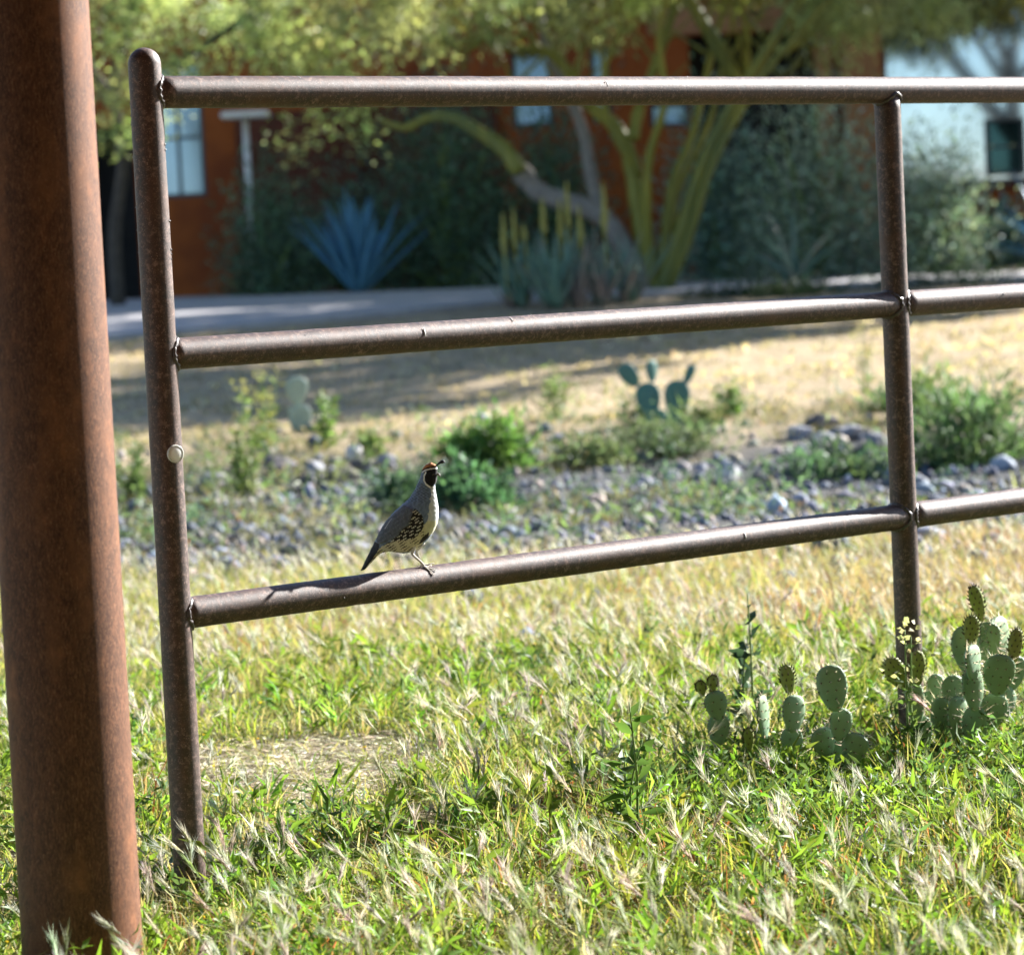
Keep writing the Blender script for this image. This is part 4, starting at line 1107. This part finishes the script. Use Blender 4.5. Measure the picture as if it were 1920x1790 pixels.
def gcol(x, y, n):
    g_ = greenness(x, y)[:, None]
    r = rng.uniform(0, 1, (n, 1))
    straw = vary((.40, .36, .22), n, .2, .06); green = vary((.13, .22, .04), n, .3, .09); yel = vary((.28, .335, .065), n, .22, .07)
    dull = vary((.09, .105, .065), n, .35, .08); green = np.where(y[:, None] > 12.6, dull, green); yel = np.where(y[:, None] > 12.6, dull * [1.15, 1.05, .9], yel)  # dull: wash grass with shade put into its colour
    straw = np.where(y[:, None] > 13.2, dull * [1.7, 1.45, 1.3], straw)
    c = np.where(r < .12 + .38 * (1 - g_), straw, np.where(r < .5 + .35 * (1 - g_), yel, green))
    peach = vary((.38, .30, .2), n, .2, .08)
    band = ((y > 9.4) & (y < 12.8))[:, None] & (rng.uniform(0, 1, (n, 1)) < np.clip(.25 + .35 * x + .9 * (vnoise(x * 1.3, y, 35) - .5), 0, .85)[:, None])
    c = np.where(band, peach, c)
    red = vary((.32, .13, .07), n, .2, .08)
    rp = (vnoise(x * 2.2, y * 2.2, 33) > .7)[:, None] & (rng.uniform(0, 1, (n, 1)) < .14)
    return np.where(rp, red, c)
S = Soup()
def clump_field(n, y0, y1, per, hmean, dens, wide, spread):
    c = scatter(n, y0, y1, dens)
    k = np.repeat(np.arange(len(c)), per); m = len(k)
    off = rng.normal(0, spread, (m, 2)); P = c[k].copy(); P[:, :2] += off
    inside = (np.hypot(P[:, 0] - BX, P[:, 1] - bY) < BR + .004) | (np.hypot(P[:, 0] - X1, P[:, 1] - Y1) < .032); P[inside, 2] -= 1
    P[:, 2] = np.where(inside, P[:, 2], gz(P[:, 0], P[:, 1]) - .004)
    hc = hmean * np.exp(rng.normal(0, .3, len(c))); H = hc[k] * rng.uniform(.45, 1.15, m)
    lean = np.concatenate([off * 2.2 + rng.normal(0, .35, (m, 2)) * H[:, None] + np.array([-.12, -.03]) * H[:, None], np.zeros((m, 1))], 1)
    C = gcol(P[:, 0], P[:, 1], m)
    tipc = np.where(rng.uniform(0, 1, (m, 1)) < .3, vary((.4, .35, .2), m, .15, .05), C * 1.1)
    S.blades(P, H, lean, rng.uniform(.6, 1.4, m) * wide, C, tipc)
clump_field(7400, 4.3, 9.6, 17, .08, bare_mask, .0042, .022)
clump_field(3700, 4.3, 9.6, 12, .045, None, .0034, .03)
clump_field(5700, 9.3, 12.9, 9, .075, None, .0045, .04)
clump_field(3600, 12.3, 21.5, 11, .085, lambda x, y: (vnoise(x * .9, y * .9, 41) > .42).astype(float) * np.interp(y, [12, 14, 18, 21], [.8, .45, .9, .7]), .008, .07)
c = scatter(3600, 20.8, 34.5); n = len(c); k = np.repeat(np.arange(n), 4); m = len(k); P = c[k].copy(); P[:, :2] += rng.normal(0, .06, (m, 2))
H = rng.uniform(.02, .07, m); C = vary((.36, .315, .225), n, .35, .05)[k]
S.blades(P, H, np.concatenate([rng.normal(0, .05, (m, 2)), np.zeros((m, 1))], 1), rng.uniform(.01, .03, m), C)
tag(S.build('grass', M_grass), 'green and straw-coloured short grass covering the ground', 'grass', kind='stuff')
# foxtail brome heads
S = Soup()
def heads(n, y0, y1, dens, scale=1.0, pw=1.0, na=34):
    B0 = scatter(n, y0, y1, dens, pw); n = len(B0)
    g_ = greenness(B0[:, 0], B0[:, 1])
    H = rng.uniform(.05, .15, n) * scale * (1 - .25 * (B0[:, 1] > 9))
    az = rng.normal(math.radians(150), 1.3, n); ln = rng.uniform(.1, 1.1, n)
    fan = np.where(rng.uniform(0, 1, n) < .35, rng.uniform(1.3, 2.1, n), 1.0)
    A = np.stack([np.cos(az) * ln, np.sin(az) * ln, np.full(n, .75)], 1); A /= np.linalg.norm(A, axis=1)[:, None]
    Hb = B0 + np.stack([np.cos(az) * H * ln * .45, np.sin(az) * H * ln * .45, H], 1)
    C = gcol(B0[:, 0], B0[:, 1], n)
    # stems
    lean = Hb - B0; lean[:, 2] = 0
    S.spikes(B0, Hb - B0, np.linalg.norm(Hb - B0, axis=1), np.full(n, .0018), C * .9, C)
    L = rng.uniform(.022, .042, n) * scale
    tint = np.where(rng.uniform(0, 1, (n, 1)) < .22, vary((.50, .43, .41), n, .12, .05), vary((.58, .58, .49), n, .13, .05))
    tint = np.where((rng.uniform(0, 1, (n, 1)) < .22 * (g_[:, None] + .3)), vary((.26, .32, .14), n, .15, .05), tint)
    k = np.repeat(np.arange(n), 12); m = len(k); t = np.tile(np.linspace(0, .9, 12), n)
    rad = dirs(m); Dk = A[k] + rad * .28
    S.leaves(Hb[k] + A[k] * (L[k] * t)[:, None], Dk, rng.uniform(.008, .014, m) * scale, np.full(m, .0026) * scale, np.repeat(C * .55 + tint * .45, 12, 0))
    k = np.repeat(np.arange(n), na); m = len(k); t = rng.uniform(.05, 1, m)
    Dk = A[k] + dirs(m) * rng.uniform(.12, .42, (m, 1)) * fan[k][:, None]
    S.spikes(Hb[k] + A[k] * (L[k] * t)[:, None], Dk, rng.uniform(.022, .042, m) * scale, rng.uniform(.0012, .0020, m), tint[k], tint[k] * 1.1)
heads(4500, 4.3, 9.6, lambda x, y: bare_mask(x, y) * np.clip(2.2 * (vnoise(x * 1.9 + 3, y * 1.7, 51) - .25), .12, 1), 1.1, na=28)
heads(2700, 9.3, 13.0, None, 1.0, na=16)
tag(S.build('foxtail_grass', M_awn), 'pale bristly foxtail seed heads standing through the grass', 'grass', kind='stuff')
# broad leaved low weeds among the grass
S = Soup()
c = scatter(4200, 4.3, 9.4, lambda x, y: bare_mask(x, y) * np.clip((vnoise(x * 2.1, y * 2.0, 61) - .32) * 2.4, 0, 1))
for hh in (0,):
    n = len(c); per = 13; k = np.repeat(np.arange(n), per); m = len(k)
    Hh = rng.uniform(.04, .14, n); t = rng.uniform(.1, 1, m); ax = rng.normal(0, .25, (n, 2))
    P = c[k] + np.stack([ax[k, 0] * Hh[k] * t, ax[k, 1] * Hh[k] * t, Hh[k] * t], 1)
    D = dirs(m, .0, .9)
    C0 = np.where(rng.uniform(0, 1, (n, 1)) < .5, vary((.15, .26, .03), n, .2, .08), vary((.075, .14, .04), n, .25, .08))
    S.leaves(P, D, rng.uniform(.018, .046, m) * (1.2 - .5 * t), rng.uniform(.005, .011, m), C0[k] * np.exp(rng.normal(0, .15, (m, 1))))
    S.spikes(c, np.stack([ax[:, 0], ax[:, 1], np.ones(n)], 1), Hh * 1.02, np.full(n, .003), C0)
# larger lance leaved rosettes
c = scatter(1150, 4.3, 9.4, bare_mask); n = len(c); per = 9; k = np.repeat(np.arange(n), per); m = len(k)
Hh = rng.uniform(.03, .12, n); t = rng.uniform(.1, 1, m); P = c[k].copy(); P[:, 2] += Hh[k] * t
C0 = vary((.15, .23, .035), n, .25, .1)
S.leaves(P, dirs(m, .1, .95), rng.uniform(.04, .085, m), rng.uniform(.008, .016, m), C0[k] * np.exp(rng.normal(0, .15, (m, 1))))
# wispy low growth through the wash
c = scatter(620, 13.2, 21.6, lambda x, y: np.clip(1.8 * (vnoise(x * .8, y * .7, 71) - .3), .1, 1), margin=1.0); n = len(c); per = 26; k = np.repeat(np.arange(n), per); m = len(k)
Hc = rng.uniform(.08, .3, n); P = c[k].copy(); P[:, :2] += rng.normal(0, .07, (m, 2)); t = rng.uniform(0, 1, m); P[:, 2] += Hc[k] * t
pal = np.array([(.13, .2, .08), (.10, .17, .10), (.17, .2, .11), (.08, .14, .09), (.22, .21, .15)])
C0 = pal[rng.integers(0, 5, n)] * np.exp(rng.normal(0, .2, (n, 1)))
S.leaves(P, dirs(m, .1, 1), rng.uniform(.04, .10, m), rng.uniform(.008, .02, m), C0[k] * np.exp(rng.normal(0, .25, (m, 1))))
c1 = np.column_stack([rng.uniform(.25, 1.15, 420), rng.uniform(6.15, 7.05, 420)])[:230]
c2 = scatter(1300, 4.3, 9.0, bare_mask)[:, :2]; c = np.vstack([c1, c2]); c = np.column_stack([c, gz(c[:, 0], c[:, 1])])
n = len(c); per = 12; k = np.repeat(np.arange(n), per); m = len(k); Hh = rng.uniform(.03, .12, n); t = rng.uniform(.1, 1, m)
P = c[k].copy(); P[:, 2] += Hh[k] * t; P[:, :2] += rng.normal(0, .012, (m, 2))
C0 = np.where(rng.uniform(0, 1, (n, 1)) < .55, vary((.19, .31, .04), n, .15, .07), vary((.09, .155, .055), n, .25, .08))
S.leaves(P, dirs(m, .2, 1), rng.uniform(.02, .055, m), rng.uniform(.005, .011, m), C0[k] * np.exp(rng.normal(0, .15, (m, 1))))
# tiny yellow flowers
n = 260; c = scatter(n, 4.8, 10.5); n = len(c); k = np.repeat(np.arange(n), 5); c[:, 2] += rng.uniform(.04, .1, n)
S.leaves(c[k], dirs(len(k), 0, .8), np.full(len(k), .006), np.full(len(k), .004), vary((.6, .45, .03), len(k), .1, .04))
tag(S.build('leafy_ground_cover', M_leaf), 'small bright green broad-leaved weeds growing among the grass', 'ground cover', kind='stuff')
# dry straw lying on the soil
S = Soup()
n = 21000; c = scatter(n, 4.3, 12.5); n = len(c); c[:, 2] += rng.uniform(.004, .014, n)
bx = rng.normal(0, 1, (5000, 2)) * [.27, .4] + BARE[:2]; bz_ = gz(bx[:, 0], bx[:, 1]) + rng.uniform(.002, .014, 5000)
c = np.vstack([c, np.column_stack([bx, bz_])]); n = len(c)
S.spikes(c, dirs(n, -.12, .25), rng.uniform(.012, .05, n), rng.uniform(.0018, .004, n), vary((.58, .54, .44), n, .3, .06))
tag(S.build('dry_straw', M_awn), 'dry straw litter lying on the bare soil', 'litter', kind='stuff')
